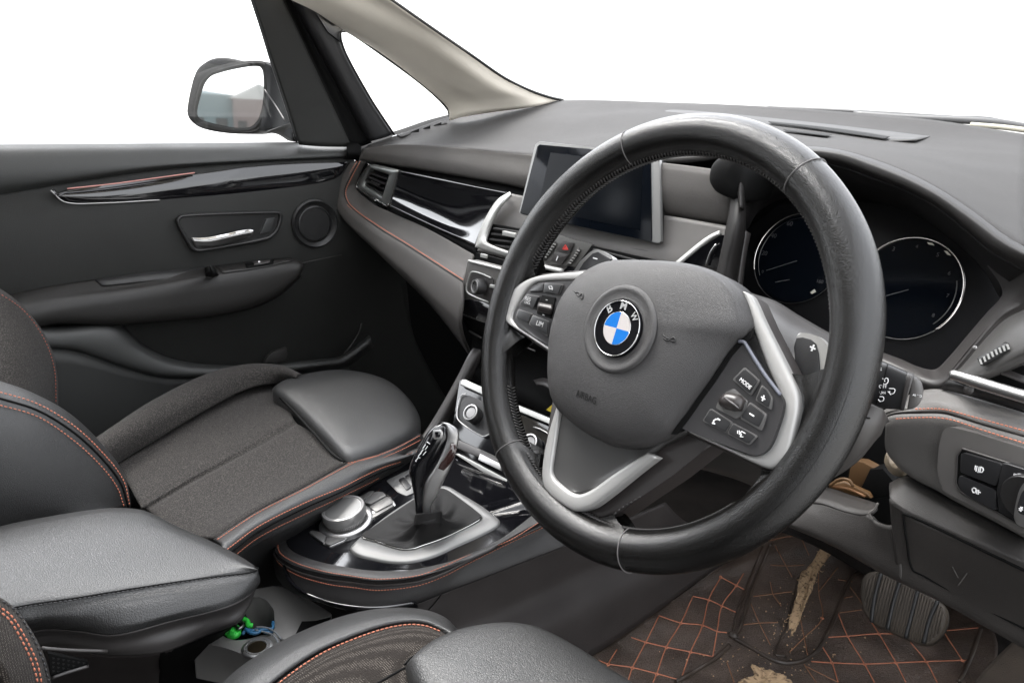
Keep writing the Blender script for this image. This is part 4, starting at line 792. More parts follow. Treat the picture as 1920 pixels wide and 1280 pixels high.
# ------------------------------------------------------------------ column cowl
co = thing('steering_column', 'grey plastic cowl of the steering column behind the wheel', 'steering column', (.37, .15, .5))
cow = mat('column_plastic', (.034, .032, .031), .45, bump=('noise', 1300, .15), vary=.1)
loft('upper_cowl', ['1250 500 y.13, 1350 525 y.135, 1414 551 y.135, 1454 564 y.135, 1495 589 y.135, 1545 618 y.13, 1610 652 y.125, 1660 690 y.12', '1250 540 y.10, 1350 560 y.10, 1414 580 y.10, 1454 600 y.10, 1500 630 y.10, 1560 660 y.10, 1640 710 y.09', '1250 640 y.07, 1400 660 y.07, 1450 680 y.07, 1500 720 y.07, 1560 740 y.07, 1640 760 y.07'], cow, co, nu=40, nv=6, t=.004)
cow2 = mat('lower_column_plastic', (.036, .033, .031), .45, bump=('noise', 1300, .12), vary=.1)
loft('lower_cowl', ['1200 700 y.06, 1400 720 y.06, 1560 740 y.06, 1650 762 y.07, 1661 776 y.08, 1668 790 y.12', '1230 800 y.05, 1350 810 y.05, 1500 810 y.05, 1600 800 y.055, 1650 800 y.07, 1660 795 y.12', '1270 866 y.06, 1330 872 y.06, 1440 880 y.06, 1540 870 y.06, 1610 850 y.065, 1645 818 y.08, 1652 815 y.12', '1287 872 y.075, 1372 896 y.075, 1432 918 y.08, 1500 925 y.08, 1570 892 y.08, 1612 862 y.085, 1640 825 y.12'], cow2, co, nu=40, nv=6, t=.004)
tube('cowl_seam', '1560 772 y.052, 1620 782 y.057, 1660 789 y.10', .0007, black, co, n=12)
# wiper stalk
st = thing('wiper_stalk', 'black wiper control stalk with white print and grey AUTO knob beside the wheel', 'stalk', tuple(G(1640, 715, 'y', .07)))
sb = lever('stalk_body', '1620 668 1610 745 y.062, 1645 676 1634 756 y.060, 1663 681 1652 764 y.060, 1702 698 1690 767 y.060', btn, st, ratio=.45, k=20)
lever('stalk_collar', '1701 697 1688 768 y.0595, 1714 701 1695 769 y.0595', hardg, st, ratio=.5, n=4)
sk = lever('stalk_knob', '1711 704 1701 767 y.060, 1720 707 1709 766 y.060, 1728 717 1721 760 y.060, 1732 732 1729 748 y.060', mat('knob_plastic', (.06, .057, .055), .45), st, ratio=.5, n=14)
tube('stalk_seam', onpath(sb, '1664 684, 1659 705, 1651 735, 1643 756', 14, .0002), .0005, black, st, raw=True)
ontext(sb, 'OFF', (1650, 729), (1662, 727), white, st) if False else None
def stx(s, a, b):
    p, q = G(*a, 'y', .048), G(*b, 'y', .048); o, n = on(sb, (a[0]+b[0])/2, (a[1]+b[1])/2); o1, _ = on(sb, *a, .0004); o2, _ = on(sb, *b, .0004); X = nrm(o2-o1); n = nrm(n-X*(n@X)); return text('lettering', s, o1, o2, n, white, st, up_hint=np.cross(n, X))
stx('OFF', (1649, 727), (1664, 727)); stx('ON', (1650, 738), (1661, 738))
o1, n = on(sk, 1711, 741, .0004); o2, _ = on(sk, 1727, 744, .0004); X = nrm(o2-o1); n = nrm(n-X*(n@X)); text('lettering', 'AUTO', o1, o2, n, white, st, up_hint=np.cross(n, X))
for s in ('1657 712, 1664 708, 1665 717, 1657 720, 1657 712', '1655 709, 1660 715', '1648 743, 1657 744, 1656 751, 1647 750, 1648 743', '1646 746, 1651 753', '1667 728, 1678 729, 1676 737, 1667 737, 1669 733', '1665 733, 1671 740', '1653 690, 1649 693, 1653 694'):
    tube('wiper_mark', onpath(sb, s, 12, .0003), .0003, white, st, raw=True, k=4)
# ------------------------------------------------------------------ centre console
cc = thing('centre_console', 'centre console with gloss black top, stitched leather edge, rotary knob and buttons', 'console', (0, 0, .02))
rIn = '872 838 C0, 790 852, 730 878, 660 911, 600 948, 552 989, 539 1011, 545 1027, 565 1039, 605 1052, 650 1061, 699 1067.5, 761 1067.5, 810 1058, 855 1046, 933 1011, 992 968, 1060 930, 1110 902'
rCr = '866 831 C.003, 783 845, 722 871, 650 903, 590 939, 538 983, 526 1010, 533 1034, 557 1050, 605 1064, 655 1073, 705 1079, 770 1079, 822 1069, 870 1052, 950 1015, 1012 978, 1070 942, 1122 912'
rS1 = '862 828 C.001, 778 841, 716 867, 642 898, 582 934, 528 978, 514 1010, 517 1036, 546 1058, 605 1075, 660 1083, 710 1089, 783 1082.5, 830 1067, 874 1045, 955 1009, 1022 976, 1080 945, 1132 916'
rM = '860 830 C-.006, 776 843, 714 869, 641 900, 580 937, 526 982, 513 1014, 516 1042, 548 1067, 608 1085, 662 1092, 710 1097, 783 1090, 831 1074, 874 1052, 962 1010, 1026 980, 1085 950, 1136 921'
rS2 = '860 832 C-.010, 776 846, 714 872, 641 903, 580 940, 526 986, 513 1018, 517 1048, 552 1075, 612 1094, 664 1101, 710 1106, 783 1097.5, 832 1080, 874 1058, 969 1011, 1030 983, 1090 953, 1140 925'
rB = '860 850 C-.03, 776 864, 714 890, 641 920, 580 955, 526 1000, 514 1040, 518 1080, 552 1112, 612 1131, 668 1142, 720 1145, 780 1131, 830 1111, 900 1084, 985 1050, 1055 1023, 1105 1003, 1150 985'
rB2 = '860 860 C-.04, 776 874, 714 900, 641 930, 590 965, 545 1010, 535 1050, 540 1085, 570 1112, 620 1130, 668 1138, 720 1140, 780 1128, 830 1111, 900 1085, 985 1052, 1055 1025, 1105 1005, 1150 988'
conlea = mat('console_leather', (.018, .017, .017), .42, bump=('leather', 700, .3), vary=.15)
lea = loft('leather_edge', [rIn, rCr, rS1, rM, rS2, rB, rB2], conlea, cc, nu=110, nv=6, t=.002)
stitch('stitching', rCr.replace('C.003', 'C.0025').replace('526 1010', '523 1012').replace('533 1034', '524 1034').replace('557 1050', '552 1053').replace('605 1064', '605 1070').replace('655 1073', '658 1079').replace('705 1079', '708 1085').replace('770 1079', '780 1079').replace('822 1069', '827 1063').replace('870 1052', '872 1043'), orange, lea, pitch=.0036, r=.0005, ln=.0026, lift=.0012)
stitch('stitching', rS2, orange, lea, pitch=.0036, r=.0005, ln=.0026, lift=.0014)
tube('piping', toward(P(rM), .0004), .0014, mat('piping_leather', (.045, .04, .038), .35), lea, n=120)
tube('piping', toward(P(rS1), .0003), .0007, black, lea, n=120)
top = plate('console_top', cr(P('872 836, 790 850, 730 876, 660 909, 600 946, 550 987, 536 1011, 543 1029, 563 1041, 605 1055, 650 1064, 699 1070, 761 1070, 812 1061, 857 1048, 935 1013, 996 966, 1010 950, 980 925, 930 880, 900 850', 'C.0005'), 160, True), gloss, cc, t=.006, bev=.0006)
loft('under_console', ['545 1000 z.27, 530 1050, 540 1088, 575 1116, 640 1136, 712 1141, 780 1131', '560 1010 z.235, 545 1070, 560 1105, 600 1130, 650 1150, 712 1160, 790 1150'], gloss, cc, nu=40, nv=2, t=.003)
# tunnel side
sidem = mat('tunnel_side_plastic', (.032, .028, .027), .5, bump=('leather', 900, .2), vary=.25, spec=.35)
loft('tunnel_side', ['706 1141 x.100, 770 1133 x.125, 830 1111 x.137, 940 1067, 1055 1023 x.14, 1250 943 x.145', '720 1160 x.115, 800 1150 x.135, 890 1115 x.139, 1000 1078, 1080 1048 x.142, 1270 965 x.147', '740 1200 x.12, 810 1190 x.138, 892 1169 x.142, 1000 1122, 1100 1073 x.144, 1300 985 x.148',
      '900 1240 x.155, 960 1212 x.164, 1000 1194 x.170, 1060 1163, 1170 1108 x.172, 1350 1003 x.174', '900 1330 x.16, 980 1300 x.168, 1091 1241 x.174, 1222 1153, 1340 1068 x.178, 1440 1012 x.18'], sidem, cc, nu=50, nv=6, t=.004)
tube('side_seam', toward(P('832 1110 x.1375, 940 1067, 1055 1023 x.14, 1150 985 x.1425'), .001), .0009, mat('seam_highlight', (.10, .095, .09), .4), cc, n=30)
tube('side_seam', toward(P('830 1111 x.137, 815 1130, 795 1152 x.134'), .001), .0006, black, cc, n=10)
# gear gate
gcen = G(800, 985, 'C', 0)
GO = P('655 1027, 664 1018, 676 1006, 700 985, 740 955, 790 925, 827 910, 842 911, 858 920, 900 945, 931 968, 937 975, 934 984, 900 1003, 855 1023, 815 1041, 780 1051, 755 1054, 730 1053, 700 1048, 670 1040', 'C.003')
GI = P('680 1006, 700 990, 740 962, 785 933, 815 918, 828 917, 840 921, 870 942, 896 962, 902 968, 898 975, 870 990, 830 1009, 790 1023, 775 1028, 755 1029, 730 1023, 705 1014', 'C.003')
ringplate('gate_frame', GO, GI, mat('gate_silver', (.13, .13, .127), .42, metal=.35), cc, t=.006, dome=.0006, N=140)
tube('gate_inner_edge', GI, .0010, chrome, cc, n=120, closed=True, k=6)
# gaiter
def gaiter():
    N = 96; a = cr(GI, N, True); top_c = G(803, 968, 'C', .030); n = PLANES['C'][1]; ax = nrm(np.cross(n, [1, 0, 0])); ay = np.cross(n, ax); c = a.mean(0); V = []; F = []
    for i in range(17):
        s = i/16; h = .0008+.030*s**3.0
        for j in range(N):
            d = a[j]-c; an = math.atan2(d@ay, d@ax); b = top_c-n*.030+.0125*(math.cos(an)*ax+math.sin(an)*ay)
            fold = .0012+.0022*math.sin(an*9+2*s)*math.sin(math.pi*s)+.0012*math.sin(an*17+1)*s*(1-s)*2
            e = s**.72; V.append(a[j]*(1-e)+b*e+n*(h+fold))
    for i in range(16): F += [(i*N+j, i*N+(j+1) % N, (i+1)*N+(j+1) % N, (i+1)*N+j) for j in range(N)]
    F.append(tuple(16*N+j for j in range(N)))
    return V, F
gl_ = thing('gear_lever', 'gloss black and silver automatic gear lever on a black leather gaiter', 'gear lever', tuple(G(800, 985, 'C', 0)))
V, F = gaiter(); gai = mesh('gaiter', V, facecam(V, F), mat('gaiter_leather', (.006, .0056, .0056), .6, spec=.25, bump=('leather', 800, .25), vary=.3), gl_)
_g = G(803, 966, 'C', .026); _n = CAM-_g; _n[2] = .12; PLANES['L'] = (_g, nrm(_n)); print('LEVER', _g)
lever('gaiter_collar', '779 963 829 958 L0.0050, 777 970 829 966 L0.0050, 775 980 830 976 L0.0050, 775 985 832 981 L0.0050', MATS['gaiter_leather'], gl_, ratio=.9, n=10)
glossl = mat('lever_gloss_black', (.004, .004, .005), .14, coat=.4)
hd = lever('handle', '812 800 832 792 L0.0000, 800 812 842 800 L0.0000, 790 830 845 818 L0.0000, 779 850 836 842 L0.0000, 770 868 824 866 L0.0000, 767 884 812 890 L0.0000, 771 902 800 910 L0.0000, 776 930 797 932 L0.0000, 780 966 797 966 L0.0000', glossl, gl_, ratio=.75, n=40, k=24)
lever('silver_side', '827 791 842 793 L0.0050, 834 796 857 803 L0.0060, 838 806 861 812 L0.0070, 838 820 860 824 L0.0070, 832 840 856 844 L0.0070, 823 860 850 864 L0.0070, 812 880 840 886 L0.0070, 799 900 829 909 L0.0060, 793 922 818 932 L0.0050, 792 942 809 948 L0.0040, 793 965 807 967 L0.0030', silver, gl_, ratio=.45, n=40, k=20)
lever('side_lens', '846 832 854 832 L0.0150, 842 842 856 844 L0.0165, 834 856 850 860 L0.0165, 826 868 842 872 L0.0160, 821 878 832 882 L0.0140', mat('dark_red_lens', (.035, .016, .014), .12, coat=1), gl_, ratio=.25, n=16)
plate('park_button', P('812 807, 826 805, 831 810, 829 822, 815 824, 811 818', 'L0.0220'), silver, gl_, t=.003, bev=.0006, r=.001)
plate('park_button_face', P('815 810, 824 808, 827 812, 825 819, 817 820', 'L0.0228'), gloss, gl_, t=.002, bev=.0003)
for s in ('798 833, 793 840', '802 836, 797 843', '794 842, 789 849', '790 849, 784 856, 788 858', '785 857, 780 863', '779 863, 781 865', '799 846, 793 853', '801 828, 806 832'):
    tube('position_mark', onpath(hd, s, 5, .0003), .00055, white, hd, raw=True, k=4)
# rotary controller
kb0 = G(650, 979, 'C', 0); cn = PLANES['C'][1]
lathe('knob_base', [(.0345, .000), (.0345, .003), (.0325, .005), (.029, .0055), (.027, .005)], kb0, cn, silver, cc, n=72)
kn = lathe('rotary_knob', [(.0245, .003), (.0255, .004), (.0265, .010), (.0272, .0105), (.0276, .013), (.0276, .0205), (.0266, .0228), (.0240, .0232), (.0230, .0222), (.010, .0218), (.0005, .0217)], kb0, cn, mat('knob_silver', (.30, .295, .29), .32, metal=.6), cc, n=96)
V, F = [], []
ax = nrm(np.cross(cn, [1, 0, 0])); ay = np.cross(cn, ax)
for j in range(72):
    t = 2*math.pi*j/72; e = math.cos(t)*ax+math.sin(t)*ay; v, f = tubegeo([kb0+cn*.0045+e*.0257, kb0+cn*.0098+e*.0266], .0004, 4); o = len(V); V += v; F += [tuple(x+o for x in g) for g in f]
k_ = mesh('knob_ribs', V, F, hardg, kn)
lathe('knob_pad', [(.0225, .0220), (.0223, .0224), (.0005, .0225)], kb0, cn, mat('knob_pad', (.16, .16, .157), .32, metal=.5), kn, n=64)
def cbtn(s, m=None, off='C.0035', t=.004): return plate('button', s, m or MATS['silver_button'], cc, d=off, t=t, bev=.0007, r=.002, seg=3)
mat('silver_button', (.13, .128, .125), .4, metal=.5)
plate('button_bed', '670 931, 694 917, 718 920, 734 933, 743 946, 717 963, 693 977, 684 955', chrome, cc, d='C.0015', t=.003, bev=.0004, r=.003)
for s in ('673 931, 694 920, 703 920, 680 938', '705 920.5, 718 922, 724 928, 695 944, 682 940', '726 930, 733 936, 737 942, 705 959, 692 949', '738 944, 739 947, 716 961, 694 973, 690 961, 706 961'): cbtn(s)
plate('button_bed', '576 996, 583 990, 652 1006, 647 1012, 618 1024, 608 1022', chrome, cc, d='C.0015', t=.003, bev=.0004, r=.002)
for s in ('579 997, 585 993, 614 1000, 606 1017', '616 1001, 648 1008, 618 1021, 609 1018'): cbtn(s)
plate('button_bed', '724 900, 745 890, 771 878, 778 900, 778 922, 762 929, 745 922', MATS['gate_silver'], cc, d='C.0015', t=.003, bev=.0005, r=.002)
for s in ('747 898, 757 893, 771 912, 762 918', '759 892, 768 887, 776 905, 772 911'): cbtn(s, btn, 'C.003')
# far side rail of the console
loft('side_rail', ['908 628 x-.135, 880 662 x-.13, 860 700, 836 744, 810 788 x-.127, 786 822 x-.125, 754 849 x-.12, 704 880 x-.10, 658 913 x-.085', '912 640 x-.120, 886 680 x-.118, 866 716, 844 756, 817 802 x-.115, 790 832 x-.112, 758 857 x-.105, 708 886 x-.09, 663 917 x-.078', '914 652 x-.125, 889 700, 870 736, 850 772, 823 815 x-.118, 795 840 x-.115, 760 866 x-.108, 712 892, 668 921 x-.08'], hardg, cc, nu=50, nv=4, t=.006)
# climate panel under the stack
cp = thing('climate_panel', 'gloss black heating panel with two ringed knobs, seen through the wheel', 'control panel', tuple(G(900, 780, 'H', -.01)))
plate('panel_back', '862 712, 910 732, 1060 795, 1060 900, 1000 960, 900 890, 850 850, 848 800', gloss, cp, d='H-.006', t=.02, bev=.001)
plate('panel_insert', '866 741, 880 741, 935 765, 942 800, 912 818, 905 818, 860 790, 858 768', hard, cp, d='H-.003', t=.004, bev=.0006, r=.002)
tube('insert_edge', '874 738 H-.001, 864 742, 857 770, 860 788, 905 818, 913 816, 925 808', .0010, silver, cp, n=40)
plate('chrome_strip', '866 711, 872 711, 908 727, 908 740, 862 720', pearl, cp, d='H.002', t=.006, bev=.0008)
plate('chrome_strip', '960 754, 1040 788, 1040 798, 960 765', pearl, cp, d='H.002', t=.006, bev=.0008)
HNn = PLANES['H'][1]
for x, y, r in ((885, 776, .0125), (995, 832, .0125)):
    c = G(x+6, y+3, 'H', 0); q = lathe('temperature_knob', [(r*.9, -.003), (r, .0), (r, .011), (r*.93, .0125), (r*.6, .012), (.001, .0118)], c, HNn, hard, cp, n=48)
    lathe('knob_ring', [(r*.94, .012), (r*.94, .0135), (r*.8, .0138), (r*.78, .012)], c, HNn, silver, q, n=48)
for s in ('857 823, 900 842, 940 862, 940 874, 853 838', '900 842, 944 862, 944 866, 898 846'): plate('lower_strip', s, hardg, cp, d='H-.002', t=.004, bev=.0006)
plate('silver_key', '900 850, 940 870, 938 881, 896 861', silver, cp, d='H.001', t=.004, bev=.0008)
plate('chrome_strip', '852 850, 860 850, 950 898, 950 903, 905 884', pearl, cp, d='H-.002', t=.003, bev=.0004)
for i in range(5): plate('key', '%f %f, %f %f, %f %f, %f %f' % (930+i*18, 798+i*8, 943+i*18, 804+i*8, 941+i*18, 811+i*8, 928+i*18, 805+i*8), btn, cp, d='H-.002', t=.004, bev=.0006)
tube('insert_edge', '1000 800 H-.001, 1010 803, 1024 810, 1028 814', .0009, silver, cp, n=12)
yl = plate('paper_tag', '1024 768, 1040 754, 1046 756, 1040 776', mat('yellow_paper', (.55, .42, .04), .6), None, d='y.2', t=.0006, bev=0, base=tuple(G(1035, 765, 'y', .2)))
yl['label'] = 'small yellow tag showing behind the lower steering wheel spoke'; yl['category'] = 'tag'
# armrest
ar = thing('armrest', 'black grained leather centre armrest between the front seats', 'armrest', tuple(G(230, 1080, 'z', .25)))
A = ['-140 1030 z.380, 0 986, 100 966, 190 953, 240 952, 275 958, 330 985, 400 1016, 450 1042, 478 1060 z.368', '-140 1042 z.394, 0 998, 100 978, 190 963, 250 962, 282 968, 335 992, 400 1021, 448 1047, 479 1063 z.372', '-140 1090 z.404, 0 1040, 120 1012, 220 996, 290 995, 350 1014, 405 1035, 448 1053, 480 1065 z.374',
     '-140 1150 z.402, 20 1104, 120 1088, 240 1070, 330 1060, 400 1056, 445 1060, 481 1067 z.374', '-140 1175 z.396, 40 1134, 140 1119, 250 1101, 350 1086, 420 1074, 458 1069, 482 1070 z.372', '-140 1181 z.392, 42 1139, 142 1124, 252 1106, 352 1091, 424 1079, 461 1074, 484 1073 z.370', '-140 1205 z.380, 62 1161, 145 1152, 256 1136, 356 1115, 434 1097, 470 1088, 487 1080 z.365', '-140 1222 z.366, 70 1174, 145 1172, 232 1170, 340 1145, 436 1119, 476 1100, 488 1090 z.358', '-140 1232 z.354, 74 1181, 146 1182, 216 1189, 321 1163, 430 1135, 474 1110, 485 1096 z.352']
pad_ = loft('armrest_pad', A, armlea, ar, nu=80, nv=6, t=.004)
tube('pad_seam', toward(P('-140 1177 z.394, 41 1136, 141 1121, 251 1103, 351 1088, 431 1078, 463 1074, 479.5 1069 z.3755'), .0002), .0009, black, pad_, n=80)
stitch('stitching', '-140 1179 z.394, 41 1138.5, 141 1123.5, 251 1105.5, 351 1090, 431 1080, 463 1077', dthread, pad_, pitch=.0036, r=.0005)
loft('armrest_base', ['-140 1236 z.352, 74 1182, 144 1183, 216 1191, 323 1164, 431 1136, 474 1111, 484 1097', '-140 1250 z.340, 74 1192, 146 1194, 216 1202, 323 1176, 431 1148, 472 1122, 480 1096', '-140 1262 z.330, 75 1206, 200 1218, 260 1213, 323 1200, 400 1175, 449 1160, 472 1128 z.33', '-140 1275 z.318, 78 1216, 201 1228, 262 1228, 315 1220, 395 1188, 447 1167, 468 1135 z.32'], mat('armrest_base_plastic', (.045, .042, .041), .42, bump=('noise', 1300, .12)), ar, nu=60, nv=5, t=.004)
loft('armrest_post', ['-140 1270 z.31, 78 1214, 201 1226, 262 1226, 300 1222, 330 1212 z.31', '-140 1300 z.24, 90 1260, 201 1260, 262 1258, 290 1255, 300 1250 z.24', '-140 1500 z.02, 90 1400, 201 1400, 262 1390, 290 1380, 300 1370 z.02'], sidem, ar, nu=30, nv=4, t=.004)
loft('armrest_neck', ['300 1222 z.31, 395 1187, 447 1166, 470 1120', '300 1262 z.22, 360 1225, 420 1190, 460 1150', '300 1330 z.06, 400 1290, 460 1250, 500 1210'], black, ar, nu=20, nv=3, t=.004)
gr_ = plate('rear_vent_grille', '90 1224, 165 1240, 166 1246, 96 1268', black, ar, d='x.128', t=.004, bev=0)
for i in range(7):
    for j in range(4):
        x = 98+i*9.5; y = 1232+j*8+i*1.5
        if y < 1262-i*3: plate('grille_bar', '%f %f, %f %f, %f %f' % (x, y, x+5, y+1, x+1, y+4), hard, gr_, d='x.1285', t=.002, bev=0)
tube('vent_frame_edge', '78 1214 x.131, 130 1218, 201 1220', .0014, hardg, ar, n=10); tube('vent_frame_edge', '166 1248 x.131, 120 1262, 98 1270', .0014, hardg, ar, n=10)
# tray with cup holder and power socket
tr = thing('cup_holder_tray', 'grey plastic tray with cup holder and round power socket behind the console', 'tray', tuple(G(480, 1190, 'z', .16)))
traym = mat('tray_grey_plastic', (.17, .165, .158), .42, bump=('noise', 1200, .12), vary=.1)
plate('tray_front', '355 1200, 402 1185, 412 1187, 422 1194, 440 1200, 460 1199, 480 1193, 505 1186, 526 1196, 523 1216, 500 1230, 486 1236, 420 1213', traym, tr, d='z.22', t=.05, bev=.002, seg=3, r=.006)
plate('tray_rear', '440 1110, 478 1104, 521 1096, 560 1112, 626 1152, 590 1163, 566 1164, 552 1192, 530 1199, 507 1186, 515 1165, 514 1143, 500 1124, 478 1116, 455 1120', traym, tr, d='z.22', t=.05, bev=.002, seg=3, r=.006)
loft('cup_holder', ['430 1150 z.219, 455 1122, 478 1116, 500 1123, 514 1143, 515 1165, 505 1185, 480 1194, 440 1200', '435 1175 z.15, 460 1165, 480 1160, 495 1165, 505 1180, 505 1200, 495 1215, 480 1225, 440 1230'], mat('green_cup_liner', (.012, .13, .055), .45), tr, nu=30, nv=3, t=.002)
plate('cup_bottom', '420 1180, 470 1150, 510 1180, 510 1230, 440 1240', black, tr, d='z.15', t=.003, bev=0)
plate('tray_pocket', '566 1164, 592 1163, 620 1156, 600 1180, 570 1198, 552 1192', black, tr, d='z.2235', t=.002, bev=0)
c = G(482, 1214, 'z', .2205)
lathe('power_socket', [(.0165, 0), (.0165, .001), (.0155, .0018), (.0135, .0018), (.0132, .001), (.0125, .001), (.0122, .002), (.0105, .002), (.0102, -.001), (.0100, .0004)], c, (0, 0, 1), silver, tr, n=56)
lathe('socket_well', [(.0100, .0012), (.0098, .0010), (.004, .0008), (.001, .0008)], c, (0, 0, 1), mat('socket_brass', (.10, .08, .05), .3, metal=1), tr, n=40)
kf = thing('cable_bundle', 'small tangle of bright green and blue cable with a key ring in the cup holder', 'cable', tuple(G(455, 1180, 'z', .2)))
gn = mat('green_plastic', (.04, .55, .06), .4); bl = mat('blue_cable', (.02, .10, .20), .5)
tube('green_loop', '427 1188 z.222, 426 1179, 436 1174, 446 1178, 446 1188, 438 1192, 429 1189', .0036, gn, kf, n=30, k=6)
tube('green_loop', '437 1180 z.224, 434 1188, 442 1189', .004, gn, kf, n=10, k=6)
tube('green_strip', '457 1160 z.226, 464 1164, 466 1172, 474 1172', .0030, gn, kf, n=16, k=6)
tube('key_ring', '441 1170 z.228, 446 1163, 454 1166, 455 1173, 448 1178, 442 1174', .0018, mat('ring_metal', (.25, .25, .25), .3, metal=1), kf, n=30, closed=True)
for s in ('455 1188 z.224, 462 1180, 475 1182, 485 1178, 500 1185, 512 1182', '460 1178 z.226, 470 1186, 482 1186, 492 1180, 510 1178, 512 1165'): tube('blue_cable', s, .0020, bl, kf, n=24, k=6)
for s in ('480 1175 z.228, 500 1176, 515 1184, 527 1197', '478 1180 z.226, 495 1184, 512 1190, 522 1204'): tube('grey_wire', s, .0010, mat('grey_wire', (.14, .15, .16), .5), kf, n=20, k=6)
# ------------------------------------------------------------------ passenger seat
ps = thing('passenger_seat', 'passenger seat with brown grey fabric centre and black leather side bolsters', 'seat', (-.36, -.1, .05))
ctr_rows = ['404 1008 z.335, 480 957, 574 909, 630 876, 668 858, 700 845', '330 1000 z.322, 420 945, 520 890, 600 850, 645 838 z.33', '282 957 z.316, 360 910, 431 870, 521 820, 560 796 z.326', '276 953 z.314, 356 905, 428 866, 517 817, 556 793 z.324', '266 950 z.318, 345 902, 420 860, 505 810, 550 785 z.328', '238 900 z.316, 330 845, 420 790, 480 752, 530 735', '222 880 z.314, 305 832, 400 780, 470 740, 520 722', '210 860 z.318, 290 810, 390 757, 460 722, 515 714']
cf = loft('cushion_centre', ctr_rows, fabric, ps, nu=50, nv=5, t=.006)
fb = loft('far_bolster', ['150 925 z.318, 215 868, 295 820, 392 764, 462 730, 518 716, 560 712 z.33', '140 905 z.345, 205 848, 296 790, 396 735, 465 706, 518 702, 560 709 z.345', '140 866 z.358, 199 825, 298 762, 400 709, 468 691, 520 692, 557 706 z.352', '135 858 z.352, 192 818, 292 752, 396 702, 466 686, 524 688, 562 704 z.345', '135 870 z.28, 192 830, 292 765, 396 712, 466 694, 530 695, 570 712 z.27'], fabric, ps, nu=50, nv=5, t=.004)
tube('edge_piping', onpath(fb, '202 822, 298 758, 400 707, 468 690, 520 691, 555 705', 60, .0008), .0019, mat('orange_piping', (.34, .15, .10), .7), fb, raw=True, k=6)
stitch('stitching', onpath(fb, '205 832, 300 767, 402 714, 468 698, 518 699, 548 708', 40, .001), orange, fb, pitch=.0045, r=.0005, lift=.0005)
nb = loft('near_bolster', ['400 1010 z.334, 480 959, 574 911, 630 879, 668 860, 712 848, 756 852 z.33', '410 1016 z.346, 490 962, 580 912, 640 882, 690 862, 730 856, 770 852 z.338', '418 1024 z.350, 490 975, 590 922, 650 893, 705 872, 750 860, 785 850 z.336', '424 1036 z.345, 482 994, 572 948, 642 918, 708 884, 755 866, 790 848 z.325', '428 1042 z.338, 484 1000, 574 954, 644 923, 710 889, 757 871, 792 852 z.318', '436 1056 z.322, 486 1018, 576 974, 646 938, 712 902, 760 884, 796 862 z.300', '445 1090 z.25, 500 1050, 580 1010, 650 970, 715 930, 770 910, 800 880 z.22', '450 1180 z.05, 520 1140, 600 1100, 680 1050, 760 1000, 820 950 z.05'], leather, ps, nu=60, nv=5, t=.004)
stitch('stitching', onpath(nb, '408 1012, 482 963, 576 915, 632 884, 672 865, 712 854', 40, .0008), orange, nb, pitch=.0042, r=.0006, lift=.0006)
stitch('stitching', onpath(nb, '425 1030, 482 988, 572 942, 642 913, 707 880, 752 864', 40, .0008), orange, nb, pitch=.0042, r=.0006, lift=.0006)
tube('seam', onpath(nb, '427 1039, 483 997, 573 951, 643 920, 709 887, 756 869', 60, .0002), .0012, black, nb, raw=True, k=6)
stitch('stitching', onpath(nb, '430 1048, 485 1006, 575 961, 645 928, 711 895', 40, .0008), orange, nb, pitch=.0042, r=.0005, lift=.0006)
tp = pillow('thigh_support', P('511 733, 518 722, 545 712, 580 703, 615 698, 650 698, 690 704, 730 718, 762 742, 781 768, 789 794, 780 812, 740 834, 695 852, 655 862, 640 856, 600 815, 560 775, 528 748', 'z.338'), leather, ps, .014, depth=.05, pw=3.2, N=120)
tube('support_seam', '516 736 z.337, 545 765, 585 808, 625 852, 646 866 z.335', .0020, black, tp, n=30)
stitch('stitching', '652 868 z.342, 695 858, 742 840, 788 816', orange, tp, pitch=.0042, r=.0006)
stitch('stitching', '655 874 z.338, 700 864, 746 846, 790 824', orange, tp, pitch=.0042, r=.0006)
loft('cushion_front', ['640 866 z.335, 695 856, 742 838, 790 814 z.335', '660 885 z.325, 710 872, 760 852, 798 825 z.32', '680 930 z.25, 740 910, 790 890, 815 850 z.25'], leather, ps, nu=20, nv=4, t=.004)
bb = loft('backrest_bolster', ['-90 690 x-.235, 0 714, 62 736, 130 774, 190 830, 232 887, 247 948 x-.20', '-90 704 x-.205, 0 729, 68 752, 137 793, 195 849, 232 898, 245 950 x-.185', '-90 716 x-.192, 0 742, 72 766, 142 810, 197 862, 229 906, 242 951 x-.178', '-90 728 x-.186, 0 755, 72 782, 138 826, 188 874, 218 914, 230 952 x-.174', '-90 800 x-.165, 0 826, 60 850, 110 884, 150 920, 185 950, 200 958 x-.162', '-90 900 x-.155, 0 910, 50 925, 90 945, 120 960, 150 966, 170 970 x-.155', '-90 1040 x-.155, 0 1010, 50 1005, 90 1000, 120 1000, 150 1000, 170 1000 x-.155'], leather, ps, nu=60, nv=6, t=.006)
stitch('stitching', onpath(bb, '-10 733, 68 757, 138 799, 195 853, 230 900, 242 948', 40, .0008), orange, bb, pitch=.0045, r=.0007, lift=.0008)
stitch('stitching', onpath(bb, '-10 757, 70 781, 137 825, 188 872, 219 913, 232 950', 40, .0008), orange, bb, pitch=.0045, r=.0007, lift=.0008)
tube('seam', onpath(bb, '-10 744, 70 769, 140 812, 195 864, 227 908, 240 950', 60, .0003), .0013, black, bb, raw=True, k=6)
bf = loft('backrest_fabric', ['-90 500 x-.60, 0 541, 48 579, 88 635, 106 690, 109 765, 104 800 x-.58', '-90 530 x-.55, 0 556, 40 590, 75 640, 92 695, 96 765, 92 800 x-.54', '-90 640 x-.45, 0 650, 30 670, 50 700, 62 730, 66 780, 60 810 x-.43', '-90 740 x-.36, 0 745, 20 755, 35 765, 48 780, 50 800, 50 820 x-.36'], fabric, ps, nu=50, nv=6, t=.006)
